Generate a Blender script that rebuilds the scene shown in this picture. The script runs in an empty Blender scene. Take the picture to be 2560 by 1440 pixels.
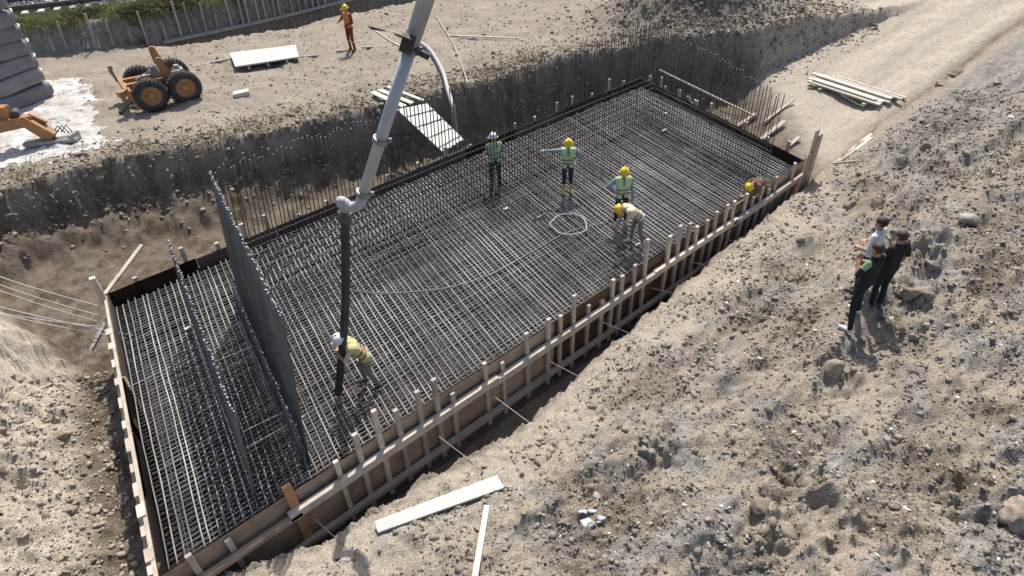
import bpy, bmesh, math, random
import numpy as np
from mathutils import Matrix, Vector, Euler

random.seed(7); rng = np.random.default_rng(7)
sc = bpy.context.scene
col = sc.collection

# ------------------------------------------------------------------ camera
CAM_H = 9.2
F_PX = 1640.0
cdat = bpy.data.cameras.new("camera"); cam = bpy.data.objects.new("camera", cdat); col.objects.link(cam)
d = Vector(((1350-1280)/F_PX, (2757-720)/F_PX, 1.0)).normalized()     # world "down" seen from the camera
up = -d
fw = Vector((0, 0, 1)); fwd = (fw - up*fw.dot(up)).normalized(); rgt = fwd.cross(up)
Mw = Matrix((rgt, fwd, up)) @ Matrix(((1, 0, 0), (0, -1, 0), (0, 0, -1)))
cam.matrix_world = Matrix.Translation((0, 0, CAM_H)) @ Mw.to_4x4()
cdat.sensor_width = 36.0; cdat.lens = F_PX/2560*36.0
cdat.clip_start = 0.1; cdat.clip_end = 2000
sc.camera = cam

# ------------------------------------------------------------------ light
SUN_EL, SUN_AZ = math.radians(55), math.radians(6)      # azimuth measured from +Y towards +X
world = bpy.data.worlds.new("World"); sc.world = world; world.use_nodes = True
wn = world.node_tree; wn.nodes.clear()
sky = wn.nodes.new("ShaderNodeTexSky"); sky.sky_type = 'NISHITA'; sky.sun_disc = False
sky.sun_elevation = SUN_EL; sky.sun_rotation = SUN_AZ
sky.air_density = 1.0; sky.dust_density = 2.5; sky.ozone_density = 1.0
bg = wn.nodes.new("ShaderNodeBackground"); bg.inputs[1].default_value = 0.125
wo = wn.nodes.new("ShaderNodeOutputWorld")
wn.links.new(sky.outputs[0], bg.inputs[0]); wn.links.new(bg.outputs[0], wo.inputs[0])
sl = bpy.data.lights.new("sun", 'SUN'); sl.energy = 4.3; sl.angle = math.radians(0.55); sl.color = (1.0, 0.965, 0.91)
sun = bpy.data.objects.new("sun", sl); col.objects.link(sun)
sdir = Vector((math.sin(SUN_AZ)*math.cos(SUN_EL), math.cos(SUN_AZ)*math.cos(SUN_EL), math.sin(SUN_EL)))
sun.rotation_euler = sdir.to_track_quat('Z', 'Y').to_euler(); sun.location = (0, 30, 40)
vs = sc.view_settings; vs.view_transform = 'Standard'; vs.look = 'None'; vs.gamma = 1.0
vs.use_curve_mapping = False; vs.exposure = 0.28
sc.cycles.max_bounces = 4; sc.cycles.diffuse_bounces = 3; sc.cycles.glossy_bounces = 2

# ------------------------------------------------------------------ noise
_perm = np.random.default_rng(3).permutation(512).astype(np.int64)
_ang = np.random.default_rng(4).random(512)*2*math.pi
_gx, _gy = np.cos(_ang), np.sin(_ang)
def pnoise(x, y):
    xi = np.floor(x).astype(np.int64); yi = np.floor(y).astype(np.int64)
    xf = x-xi; yf = y-yi
    u = xf*xf*xf*(xf*(xf*6-15)+10); v = yf*yf*yf*(yf*(yf*6-15)+10)
    def g(ix, iy, dx, dy):
        h = _perm[(ix + _perm[iy & 511]) & 511]
        return _gx[h]*dx + _gy[h]*dy
    a = g(xi, yi, xf, yf); b = g(xi+1, yi, xf-1, yf); c = g(xi, yi+1, xf, yf-1); e = g(xi+1, yi+1, xf-1, yf-1)
    return (a+(b-a)*u)*(1-v) + (c+(e-c)*u)*v
def fbm(x, y, o=4, gain=0.5):
    r = 0; a = 1.0; f = 1.0
    for i in range(o):
        r = r + a*pnoise(x*f+17.3*i, y*f-9.1*i); a *= gain; f *= 2.03
    return r
def sstep(a, b, x):
    t = np.clip((x-a)/(b-a), 0, 1); return t*t*(3-2*t)

# ------------------------------------------------------------------ plan of the foundation (z = 0 is the formwork top)
A = np.array((-5.31, 4.97)); B = np.array((-9.19, 11.72)); C = np.array((5.0, 23.5)); D = np.array((8.55, 16.85))
A = A - (D-A)*0.035; B = B + 0*A
A = np.array((-5.31, 4.97))
def Q(s, t):
    return (A*(1-s)+D*s)*(1-t) + (B*(1-s)+C*s)*t
MAT_Z = -0.27
FLOOR = -1.72

# ------------------------------------------------------------------ terrain height
XC = [-60, -22, -16, -14.2, -13.2, -11.9, -9.2, -5.5, -3.6, 0.3, 3.6, 5.6, 7.3, 10, 13.1, 16.2, 22, 40]
YC = [-4, 11.5, 15.3, 16.3, 17.1, 18.0, 18.8, 20.6, 21.8, 23.8, 25.6, 25.9, 25.7, 26.0, 27.8, 29.2, 32, 42]
XE = [-60, -7.0, -4.6, -3.23, -2.65, -0.1, 1.07, 2.08, 3.92, 7.44, 9.4, 12.45, 15.44, 19.8, 22.1, 40]
YE = [-30, 3.2, 5.2, 5.75, 6.16, 7.77, 8.95, 10.05, 11.84, 15.3, 17.2, 20.06, 22.45, 26.1, 27.8, 42]
XW = [-60, -30, -19.5, -16.9, -15, -12.5, -10.4, -8.5, -7.1, 0, 30]
YW = [16, 24, 27.8, 28.1, 28.7, 30.4, 32.0, 33.7, 34.9, 41, 66]
def ground_h(x, y, detail=True):
    x = np.asarray(x, float); y = np.asarray(y, float)
    n1 = fbm(x*0.9, y*0.9, 3); n2 = fbm(x*2.7+5, y*2.7, 3); n0 = pnoise(x*0.28, y*0.28+3)
    # terrace behind the pit
    yc = np.interp(x, XC, YC) + 0.16*n1 + 0.13*n2 + 0.07*pnoise(x*6.5, y*6.5)
    db = (yc-y)*0.87
    ub = 0.2 + 0.10*n0 + 0.03*n1
    ub = ub + 0.35*sstep(4, 7, x) - 0.35*sstep(13, 19, x)
    ub = ub + 2.5*np.exp(-(((x-8.2)/3.3)**2 + ((y-29.0)/1.9)**2))*(1+.25*n2) + 0.25*np.exp(-(((x-1)/2.5)**2 + ((y-25.4)/1.2)**2))
    ub = ub + 0.14*np.exp(-(((x+3.6)/1.6)**2 + ((y-23.2)/0.9)**2))
    # far ditch and railway bank
    yw = np.interp(x, XW, YW) + 0.05*n1
    dw = (y-yw)*0.8
    ed = np.interp(x, [-14.8, -9.9, -5, 0], [-.55, -1.8, -2.6, -3.0]) - 0.15*n1
    ditch = sstep(-15.6, -13.4, x)*sstep(ed-0.15+0.08*n2, ed+0.1, dw)*sstep(0.10, -0.04, dw)
    ub = ub - 2.1*ditch
    ub = ub + 1.05*sstep(-0.02, 0.16, dw) + 0.12*sstep(1.2, 2.5, dw)
    kb = np.interp(x, [-10, -5], [2.0, 2.6])
    drop = kb*np.maximum(db, 0) + (0.10*n2+0.10*pnoise(x*7, y*7+5))*sstep(0, .25, db)*sstep(1.8, .6, db)
    lim = np.interp(x, [-9, -5], [1.05, 1.45]) + 0.2*n1 + 0.1*n2
    drop = np.where(drop > lim, lim + (drop-lim)*0.33, drop)
    ramp = 0.10*np.maximum(0, (x-10)*0.8+(y-20)*0.6)
    ramp = ramp + 0.55*sstep(8.6, 10.5, x)
    fl = FLOOR + ramp + 0.05*n1 + 0.02*n2
    back = np.where(db > 0, ub-drop, ub)
    z = np.maximum(np.where(db > 0, fl, -9), back)
    # near bank
    ye = np.interp(x, XE, YE) + 0.15*n1 + 0.12*n2 + 0.06*pnoise(x*7.7, y*7.7)
    dn = (ye-y)*0.77
    e0 = np.interp(x, [6, 8, 10, 15.4, 22, 30], [-0.5, -0.52, -0.55, -0.25, 0.35, 0.9])
    un_ = e0 + 0.275*np.clip(dn, 0, 4.2) + 0.06*np.clip(dn-4.2, 0, 30) + 0.10*n0*sstep(0, 2, dn)
    un_ = un_ - 0.12*np.exp(-((dn-0.12)/0.16)**2)
    near = np.where(dn > 0, un_, e0 + 2.6*dn + 0.10*n2)
    near = near + sstep(0.1, .8, dn)*(0.075*n1 + 0.035*n2)
    au = x*0.77+y*0.64; av = x*0.64-y*0.77
    near = near + sstep(0.6, 1.8, dn)*(0.40*fbm(au*0.42+2, av*1.05+7, 4) - 0.16*np.abs(pnoise(au*0.9, av*2.1)))
    for hx, hy, hr, ha in ((4.2, 5.6, .55, .20), (3.6, 4.8, .5, .16), (5.7, 8.1, .5, .14), (2.3, 6.7, .45, .12), (8.0, 9.9, .6, .16), (6.6, 5.2, .7, .16), (9.2, 11.6, .9, .18), (9.3, 14.2, .6, .14), (11.5, 16.4, .9, .18), (1.4, 5.2, .5, .10), (5.0, 4.6, .5, .12)):
        near = near + 1.5*ha*np.exp(-((x-hx)**2+(y-hy)**2)/hr**2)*(0.6+1.3*n2+0.7*pnoise(x*6, y*6))
    z = np.maximum(z, near)
    # mound on the left
    dl = (x-A[0])*-0.867 + (y-A[1])*-0.498 - 1.0 + 0.25*n1 + 0.1*n2
    df = (x+10.1)*-0.567 + (y-10.9)*-0.824 + 0.15 + 0.25*n1
    m = np.minimum(0.62*dl, 2.2*df)
    zl = FLOOR + np.where(m > 1.7, 1.7+(m-1.7)*0.25, m) + sstep(0, .6, m)*(0.26*n1+0.14*n2)
    z = np.maximum(z, zl)
    if detail:
        inpit = sstep(0.3, 1.2, db)*sstep(-0.3, -1.0, dn)*sstep(-0.2, -0.9, dl)
        track = sstep(-0.2, -0.9, dn)*sstep(9, 10.5, x)
        rub = 0.45 + 0.75*sstep(-0.25, 0.35, fbm(x*0.62+31, y*0.62, 3))
        amp = 0.062*(1-0.80*track)*(1-0.4*inpit)*rub
        amp = amp*np.where(db < -0.3, 0.85, 1.0)
        z = z + amp*(1.2*pnoise(x*2.6, y*2.6) + 1.0*pnoise(x*6.3+3, y*6.3) + 0.8*np.abs(pnoise(x*12.5, y*12.5)) + 0.5*pnoise(x*21, y*21+8))
        tr_ = sstep(-0.2, -1.5, db)*sstep(0.2, -0.4, dw)
        z = z + tr_*(0.10*fbm(x*0.7+12, y*1.1, 3) + 0.05*np.abs(pnoise(x*1.9, y*2.6)))
        # wheel ruts on the haul track
        w = (x-10)*0.6-(y-20)*0.8
        z = z + track*(0.07*np.sin(w*3.1+1.2*n1)+0.05*fbm(w*2.2, (x*0.8+y*0.6)*0.35, 3)+0.03*np.abs(pnoise(w*5, (x+y)*0.5)))*sstep(10, 13, x)
    return z

def zones(x, y):
    n1 = fbm(x*0.9+40, y*0.9, 4); n2 = fbm(x*1.7, y*1.7+30, 3)
    yc = np.interp(x, XC, YC); db = (yc-y)*0.87
    ye = np.interp(x, XE, YE); dn = (ye-y)*0.77
    dl = (x-A[0])*-0.867 + (y-A[1])*-0.498 - 0.95
    grey = sstep(0.0, 0.45, n1+0.35*n2+0.1)*sstep(0.2, 0.8, dn)
    grey = np.maximum(grey, 0.85*sstep(9.5, 11, x)*sstep(0.3, 0.6, dn)*sstep(4.5, 2.0, dn))
    grey = np.maximum(grey, 0.9*np.exp(-(((x-8.6)/3.4)**2 + ((y-28.6)/2.9)**2)))
    df = (x+10.1)*-0.567 + (y-10.9)*-0.824 + 0.15
    dm = np.minimum(dl, df*1.6)
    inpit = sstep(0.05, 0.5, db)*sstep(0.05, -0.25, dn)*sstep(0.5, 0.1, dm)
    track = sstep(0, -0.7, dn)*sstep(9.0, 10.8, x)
    brown = inpit*(1-track)*(0.7+0.3*sstep(-0.2, .3, n2))  # brown pit soil, darkened further in place of wider bank shade
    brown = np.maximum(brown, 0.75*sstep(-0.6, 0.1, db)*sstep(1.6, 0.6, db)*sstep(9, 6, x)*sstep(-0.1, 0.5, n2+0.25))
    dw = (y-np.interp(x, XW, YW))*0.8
    brown = np.maximum(brown, sstep(-15.6, -14, x)*sstep(0.0, -0.1, dw)*sstep(-.12, .05, dw-np.interp(x, [-14.8, -9.9, -5, 0], [-.55, -1.8, -2.6, -3.0])))  # ditch shade painted into the soil colour as full brown
    grey = np.maximum(grey, 0.8*sstep(-0.1, 0.0, dw)*sstep(0.5, 0.3, dw))
    heap = sstep(-0.05, 0.45, fbm(x*0.62+31, y*0.62, 3)+0.25*n2)*sstep(0.6, 1.6, dn)
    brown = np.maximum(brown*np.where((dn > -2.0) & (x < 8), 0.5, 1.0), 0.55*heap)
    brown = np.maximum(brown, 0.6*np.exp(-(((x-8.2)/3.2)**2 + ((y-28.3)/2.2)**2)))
    pale = np.maximum(track, sstep(0.2, 0.8, dm))
    pale = np.maximum(pale, 0.55*np.exp(-((dn-.5)/.9)**2)*(x < 9)*(dn > 0))
    return grey, brown, pale

# ------------------------------------------------------------------ materials
MATS = {}
def nt(name):
    m = bpy.data.materials.new(name); m.use_nodes = True
    t = m.node_tree; b = t.nodes["Principled BSDF"]
    MATS[name] = m
    return m, t, b
def mixc(t, fac, a, b, blend='MIX'):
    n = t.nodes.new("ShaderNodeMix"); n.data_type = 'RGBA'; n.blend_type = blend
    for i, v in ((0, fac), (6, a), (7, b)):
        if hasattr(v, 'links'): t.links.new(v, n.inputs[i])
        else: n.inputs[i].default_value = v if i == 0 else (*v, 1.0)
    return n.outputs[2]
def noise(t, scale, detail=4, rough=0.6, vec=None, dist=0.0):
    n = t.nodes.new("ShaderNodeTexNoise"); n.inputs["Scale"].default_value = scale
    n.inputs["Detail"].default_value = detail; n.inputs["Roughness"].default_value = rough
    n.inputs["Distortion"].default_value = dist
    if vec is None: vec = pos(t)
    t.links.new(vec, n.inputs["Vector"]); return n.outputs["Fac"]
def pos(t):
    g = t.nodes.new("ShaderNodeNewGeometry"); return g.outputs["Position"]
def ramp_(t, fac, lo, hi):
    n = t.nodes.new("ShaderNodeMapRange"); n.inputs[1].default_value = lo; n.inputs[2].default_value = hi
    t.links.new(fac, n.inputs[0]); return n.outputs[0]
def bump(t, b, h, strength, dist=0.02):
    n = t.nodes.new("ShaderNodeBump"); n.inputs["Strength"].default_value = strength; n.inputs["Distance"].default_value = dist
    t.links.new(h, n.inputs["Height"]); t.links.new(n.outputs[0], b.inputs["Normal"])
def simple(name, c, rough=0.7, metal=0.0, var=0.25, scale=6.0, dirt=None, dirt_amt=0.4, bmp=0.0, rnd=0.0, spec=0.4):
    m, t, b = nt(name)
    n = noise(t, scale, 5, 0.65)
    dark = tuple(v*(1-var) for v in c); lite = tuple(min(1, v*(1+var)) for v in c)
    cc = mixc(t, ramp_(t, n, 0.3, 0.7), dark, lite)
    if rnd > 0:
        oi = t.nodes.new("ShaderNodeObjectInfo")
        hs = t.nodes.new("ShaderNodeHueSaturation")
        mr = t.nodes.new("ShaderNodeMapRange"); mr.inputs[3].default_value = 1-rnd; mr.inputs[4].default_value = 1+rnd
        t.links.new(oi.outputs["Random"], mr.inputs[0]); t.links.new(mr.outputs[0], hs.inputs["Value"])
        t.links.new(cc, hs.inputs["Color"]); cc = hs.outputs[0]
    if dirt:
        n2 = noise(t, scale*0.6+1.3, 6, 0.7)
        mm = t.nodes.new("ShaderNodeMath"); mm.operation = 'MULTIPLY'; mm.inputs[1].default_value = dirt_amt
        t.links.new(ramp_(t, n2, 0.42, 0.68), mm.inputs[0])
        cc = mixc(t, mm.outputs[0], cc, dirt)
    t.links.new(cc, b.inputs["Base Color"])
    b.inputs["Roughness"].default_value = rough; b.inputs["Metallic"].default_value = metal
    b.inputs["Specular IOR Level"].default_value = spec
    if bmp: bump(t, b, noise(t, scale*6, 4, 0.7), bmp, 0.01)
    return m

def make_dirt():
    m, t, b = nt("dirt")
    at = t.nodes.new("ShaderNodeAttribute"); at.attribute_name = "zone"
    sep = t.nodes.new("ShaderNodeSeparateColor"); t.links.new(at.outputs["Color"], sep.inputs[0])
    big = ramp_(t, noise(t, 0.7, 4, 0.62), 0.3, 0.7)
    mid = ramp_(t, noise(t, 5.0, 4, 0.7), 0.3, 0.7)
    fine = ramp_(t, noise(t, 34.0, 2, 0.75), 0.3, 0.7)
    tan = mixc(t, big, (0.25, 0.205, 0.156), (0.435, 0.37, 0.288))
    tan = mixc(t, mid, tan, (0.38, 0.326, 0.258))
    gry = mixc(t, mid, (0.20, 0.182, 0.158), (0.42, 0.392, 0.35))
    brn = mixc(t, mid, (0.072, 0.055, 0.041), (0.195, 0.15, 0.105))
    pal = mixc(t, mid, (0.43, 0.37, 0.29), (0.58, 0.51, 0.41))
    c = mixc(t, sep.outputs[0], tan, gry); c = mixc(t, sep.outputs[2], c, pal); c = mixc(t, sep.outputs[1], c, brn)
    sp = t.nodes.new("ShaderNodeMath"); sp.operation = 'MULTIPLY_ADD'; sp.inputs[1].default_value = 0.85; sp.inputs[2].default_value = 0.52
    t.links.new(fine, sp.inputs[0])
    cb = t.nodes.new("ShaderNodeCombineColor")
    for i in range(3): t.links.new(sp.outputs[0], cb.inputs[i])
    c = mixc(t, 1.0, c, cb.outputs[0], 'MULTIPLY')
    t.links.new(c, b.inputs["Base Color"]); b.inputs["Roughness"].default_value = 0.95
    b.inputs["Specular IOR Level"].default_value = 0.15
    ad = t.nodes.new("ShaderNodeMath"); ad.operation = 'ADD'
    t.links.new(noise(t, 14, 4, 0.75), ad.inputs[0]); t.links.new(noise(t, 45, 2, 0.8), ad.inputs[1])
    bump(t, b, ad.outputs[0], 0.9, 0.035)
    return m
make_dirt()

def make_steel(name, c1, c2, c3):
    m, t, b = nt(name)
    n = ramp_(t, noise(t, 0.42, 5, 0.68), 0.40, 0.58)
    f = ramp_(t, noise(t, 9.0, 4, 0.7), 0.3, 0.7)
    c = mixc(t, n, c1, c2)
    c = mixc(t, f, c, c3)
    oi = t.nodes.new("ShaderNodeObjectInfo")
    hs = t.nodes.new("ShaderNodeHueSaturation")
    mr = t.nodes.new("ShaderNodeMapRange"); mr.inputs[3].default_value = 0.65; mr.inputs[4].default_value = 1.35
    t.links.new(oi.outputs["Random"], mr.inputs[0]); t.links.new(mr.outputs[0], hs.inputs["Value"])
    t.links.new(c, hs.inputs["Color"])
    t.links.new(hs.outputs[0], b.inputs["Base Color"])
    b.inputs["Metallic"].default_value = 0.2; b.inputs["Roughness"].default_value = 0.58
    w = t.nodes.new("ShaderNodeTexWave"); w.inputs["Scale"].default_value = 18; t.links.new(pos(t), w.inputs["Vector"])
    bump(t, b, w.outputs["Fac"], 0.3, 0.004)
make_steel("rebar_steel", (0.46, 0.45, 0.44), (0.21, 0.19, 0.17), (0.28, 0.26, 0.25))
make_steel("mat_steel", (0.46, 0.45, 0.44), (0.12, 0.10, 0.088), (0.25, 0.235, 0.22))
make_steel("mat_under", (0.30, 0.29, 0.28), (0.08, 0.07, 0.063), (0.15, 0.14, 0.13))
simple("bar_end", (0.62, 0.60, 0.57), 0.5, 0.3, 0.1)  # cut steel, kept pale so the colour carries the sun glint on bar tips
simple("curtain_steel", (0.115, 0.105, 0.10), 0.5, 0.3, 0.3, 3.0, rnd=0.3)
simple("wall_steel", (0.13, 0.125, 0.125), 0.5, 0.4, 0.3, 3.0, rnd=0.3)

def make_wood(name, a, bcol, rnd=0.18, rough=0.8, stain=(0.16, 0.11, 0.08), stain_amt=0.5):
    m, t, b = nt(name)
    tc = t.nodes.new("ShaderNodeTexCoord"); mp = t.nodes.new("ShaderNodeMapping")
    mp.inputs["Scale"].default_value = (9, 9, 1.2); t.links.new(tc.outputs["Object"], mp.inputs[0])
    oi = t.nodes.new("ShaderNodeObjectInfo")
    va = t.nodes.new("ShaderNodeVectorMath"); va.operation = 'ADD'
    t.links.new(mp.outputs[0], va.inputs[0]); t.links.new(oi.outputs["Location"], va.inputs[1])
    g = ramp_(t, noise(t, 1.6, 6, 0.7, va.outputs[0]), 0.3, 0.7)
    c = mixc(t, g, a, bcol)
    st = ramp_(t, noise(t, 3.1, 5, 0.65), 0.48, 0.70)
    mm = t.nodes.new("ShaderNodeMath"); mm.operation = 'MULTIPLY'; mm.inputs[1].default_value = stain_amt
    t.links.new(st, mm.inputs[0]); c = mixc(t, mm.outputs[0], c, stain)
    hs = t.nodes.new("ShaderNodeHueSaturation"); mr = t.nodes.new("ShaderNodeMapRange")
    mr.inputs[3].default_value = 1-rnd; mr.inputs[4].default_value = 1+rnd
    t.links.new(oi.outputs["Random"], mr.inputs[0]); t.links.new(mr.outputs[0], hs.inputs["Value"]); t.links.new(c, hs.inputs["Color"])
    t.links.new(hs.outputs[0], b.inputs["Base Color"]); b.inputs["Roughness"].default_value = rough
    bump(t, b, noise(t, 2.5, 6, 0.8, va.outputs[0]), 0.35, 0.01)
make_wood("timber", (0.67, 0.57, 0.45), (0.51, 0.425, 0.33))
make_wood("timber_grey", (0.56, 0.495, 0.415), (0.39, 0.335, 0.275))
make_wood("timber_pale", (0.72, 0.66, 0.57), (0.56, 0.50, 0.42), 0.1, stain_amt=0.25, stain=(0.35, 0.3, 0.25))
make_wood("timber_orange", (0.50, 0.27, 0.12), (0.36, 0.19, 0.09), 0.1)
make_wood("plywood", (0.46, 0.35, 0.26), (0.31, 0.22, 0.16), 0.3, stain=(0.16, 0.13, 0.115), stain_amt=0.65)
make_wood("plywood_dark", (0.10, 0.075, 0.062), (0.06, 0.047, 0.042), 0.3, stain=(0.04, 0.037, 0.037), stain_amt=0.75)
make_wood("plywood_edge", (0.55, 0.47, 0.36), (0.42, 0.35, 0.26), 0.15)
simple("white_board", (0.53, 0.515, 0.49), 0.6, 0, 0.08, 3.0, dirt=(0.42, 0.38, 0.32), dirt_amt=0.6, bmp=0.15)
simple("cement", (0.56, 0.545, 0.52), 0.9, 0, 0.10, 1.4, dirt=(0.36, 0.32, 0.27), dirt_amt=0.95, bmp=0.3)
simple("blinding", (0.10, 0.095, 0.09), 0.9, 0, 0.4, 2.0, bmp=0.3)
simple("rubber", (0.028, 0.028, 0.03), 0.75, 0, 0.3, 8.0, dirt=(0.16, 0.135, 0.11), dirt_amt=0.45)
simple("hose_rubber", (0.035, 0.035, 0.038), 0.6, 0, 0.3, 5.0, dirt=(0.10, 0.095, 0.09), dirt_amt=0.5)
simple("machine_orange", (0.43, 0.20, 0.075), 0.65, 0.0, 0.2, 4.0, dirt=(0.24, 0.165, 0.105), dirt_amt=0.9, bmp=0.2)
simple("machine_dark", (0.07, 0.065, 0.062), 0.6, 0.3, 0.3, 7.0, dirt=(0.2, 0.17, 0.14), dirt_amt=0.5)
simple("machine_grey", (0.33, 0.32, 0.31), 0.5, 0.4, 0.25, 7.0, dirt=(0.2, 0.17, 0.14), dirt_amt=0.4)
simple("boom_paint", (0.58, 0.58, 0.575), 0.4, 0.0, 0.07, 2.5, dirt=(0.40, 0.39, 0.37), dirt_amt=0.5)
simple("elbow_paint", (0.48, 0.47, 0.455), 0.5, 0.0, 0.15, 6.0, dirt=(0.27, 0.26, 0.245), dirt_amt=0.6)
simple("clamp_steel", (0.13, 0.125, 0.12), 0.45, 0.6, 0.25, 9.0)
simple("cable_grey", (0.42, 0.41, 0.39), 0.6, 0.1, 0.15, 9.0)
simple("cable_dim", (0.26, 0.255, 0.24), 0.6, 0.1, 0.15, 9.0)
simple("wire_steel", (0.52, 0.50, 0.47), 0.45, 0.4, 0.15, 9.0)
simple("sack_fabric", (0.22, 0.22, 0.225), 0.85, 0.0, 0.18, 2.2, dirt=(0.17, 0.165, 0.16), dirt_amt=0.5, bmp=0.3, rnd=0.12)
simple("sack_pale", (0.70, 0.69, 0.67), 0.85, 0.0, 0.1, 6.0)
simple("rail_steel", (0.10, 0.09, 0.085), 0.45, 0.6, 0.3, 6.0)
simple("sleeper_concrete", (0.55, 0.53, 0.50), 0.9, 0.0, 0.15, 5.0)
simple("ballast", (0.22, 0.215, 0.21), 0.95, 0.0, 0.5, 16.0, bmp=0.8)
simple("post_concrete", (0.34, 0.32, 0.29), 0.85, 0.0, 0.2, 4.0, rnd=0.2)
simple("stone", (0.275, 0.228, 0.175), 0.95, 0.0, 0.4, 9.0, bmp=0.8, rnd=0.25, spec=0.15)
simple("stone_tan", (0.33, 0.285, 0.23), 0.95, 0.0, 0.3, 9.0, rnd=0.2, spec=0.15)
simple("stone_pale", (0.60, 0.575, 0.535), 0.95, 0.0, 0.2, 9.0, rnd=0.2, spec=0.15)
simple("stone_grey", (0.345, 0.315, 0.275), 0.95, 0.0, 0.25, 9.0, bmp=0.7, rnd=0.3, spec=0.15)
simple("litter", (0.66, 0.66, 0.66), 0.5, 0.0, 0.08, 9.0)
simple("skin", (0.40, 0.225, 0.15), 0.55, 0.0, 0.12, 12.0)
simple("hair", (0.045, 0.03, 0.022), 0.6, 0.0, 0.3, 30.0)
simple("helmet_yellow", (0.78, 0.55, 0.045), 0.35, 0.0, 0.05, 8.0)
simple("helmet_white", (0.80, 0.80, 0.78), 0.35, 0.0, 0.05, 8.0)
simple("vest_green", (0.50, 0.66, 0.34), 0.75, 0.0, 0.12, 9.0, bmp=0.2)
simple("vest_band", (0.20, 0.21, 0.19), 0.5, 0.2, 0.1, 9.0)
simple("vest_cream", (0.62, 0.57, 0.40), 0.75, 0.0, 0.12, 9.0, bmp=0.2)
simple("vest_yellow", (0.50, 0.45, 0.22), 0.75, 0.0, 0.12, 9.0, bmp=0.2)
for nm, c in (("cloth_navy", (0.035, 0.037, 0.048)), ("cloth_grey", (0.27, 0.285, 0.31)), ("cloth_beige", (0.56, 0.48, 0.36)),
              ("cloth_olive", (0.21, 0.20, 0.16)), ("cloth_orange", (0.60, 0.25, 0.09)), ("cloth_maroon", (0.17, 0.035, 0.02)),
              ("cloth_black", (0.016, 0.016, 0.019)), ("cloth_white", (0.74, 0.74, 0.73)), ("cloth_lime", (0.30, 0.42, 0.26)),
              ("cloth_brown", (0.20, 0.11, 0.065)), ("boot_yellow", (0.55, 0.44, 0.17)), ("boot_dark", (0.05, 0.045, 0.04)),
              ("shoe_white", (0.74, 0.71, 0.68)), ("boot_pale", (0.55, 0.51, 0.45))):
    simple(nm, c, 0.85, 0.0, 0.18, 11.0, bmp=0.25)
def make_grass(name, a, b_):
    m, t, b = nt(name)
    c = mixc(t, ramp_(t, noise(t, 0.8, 4, 0.6), 0.4, 0.62), a, b_)
    t.links.new(c, b.inputs["Base Color"]); b.inputs["Roughness"].default_value = 0.7; b.inputs["Specular IOR Level"].default_value = 0.2
make_grass("grass", (0.22, 0.26, 0.09), (0.42, 0.39, 0.20))
make_grass("straw", (0.30, 0.25, 0.16), (0.46, 0.40, 0.29))
make_grass("shrub", (0.17, 0.125, 0.075), (0.13, 0.14, 0.06))

# ------------------------------------------------------------------ object helpers
def link(o): col.objects.link(o); return o
def thing(name, label, cat, loc=(0, 0, 0), rotz=0.0, group=None):
    o = link(bpy.data.objects.new(name, None)); o.empty_display_size = 0.2
    o.location = loc; o.rotation_euler = (0, 0, rotz)
    o["label"] = label; o["category"] = cat
    if group: o["group"] = group
    return o
def tag(o, label, cat, group=None):
    o["label"] = label; o["category"] = cat
    if group: o["group"] = group
    return o
def mesh(name, v, f, mats=(), fm=None, smooth=False):
    me = bpy.data.meshes.new(name); me.from_pydata([tuple(p) for p in v], [], f)
    for m in mats: me.materials.append(MATS[m])
    if fm is not None: me.polygons.foreach_set("material_index", np.asarray(fm, dtype=np.int32))
    if smooth: me.polygons.foreach_set("use_smooth", np.ones(len(me.polygons), dtype=bool))
    me.update(); return me
def fast_mesh(name, v, tris, mat, smooth=False):
    me = bpy.data.meshes.new(name); v = np.asarray(v, np.float32); tris = np.asarray(tris, np.int32)
    k = tris.shape[1]
    me.vertices.add(len(v)); me.vertices.foreach_set("co", v.ravel())
    me.loops.add(tris.size); me.loops.foreach_set("vertex_index", tris.ravel())
    me.polygons.add(len(tris)); me.polygons.foreach_set("loop_start", np.arange(0, tris.size, k, dtype=np.int32))
    if smooth: me.polygons.foreach_set("use_smooth", np.ones(len(tris), dtype=bool))
    me.materials.append(MATS[mat]); me.update(calc_edges=True); return me
def add(name, me, parent=None, loc=(0, 0, 0), mat4=None):
    o = link(bpy.data.objects.new(name, me))
    if parent is not None: o.parent = parent
    if mat4 is not None: o.matrix_local = mat4
    else: o.location = loc
    return o
def base_of(parent):
    return Vector(parent.location) if parent is not None else Vector((0, 0, 0))

UNIT = {}
def unit_box(mat):
    k = ("box", mat)
    if k not in UNIT:
        v = [(x, y, z) for x in (-.5, .5) for y in (-.5, .5) for z in (-.5, .5)]
        f = [(0, 1, 3, 2), (4, 6, 7, 5), (0, 4, 5, 1), (2, 3, 7, 6), (0, 2, 6, 4), (1, 5, 7, 3)]
        UNIT[k] = mesh("unit_board_"+mat, v, f, (mat,))
    return UNIT[k]
def frame(p0, p1, upv=(0, 0, 1)):
    p0 = Vector(p0); p1 = Vector(p1); z = (p1-p0); L = z.length; z = z/L
    u = Vector(upv)
    if abs(u.dot(z)) > 0.98: u = Vector((0, 1, 0)) if abs(z.y) < 0.9 else Vector((1, 0, 0))
    x = u.cross(z).normalized(); y = z.cross(x)
    return x, y, z, L
def board(name, mat, parent, p0, p1, w, h, upv=(0, 0, 1), world=True):
    """box from p0 to p1, w across, h along upv; local z runs along its length"""
    x, y, z, L = frame(p0, p1, upv)
    b = base_of(parent) if world else Vector((0, 0, 0))
    c = (Vector(p0)+Vector(p1))/2 - b
    m = Matrix(((x.x*w, y.x*h, z.x*L, c.x), (x.y*w, y.y*h, z.y*L, c.y), (x.z*w, y.z*h, z.z*L, c.z), (0, 0, 0, 1)))
    return add(name, unit_box(mat), parent, mat4=m)
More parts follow.
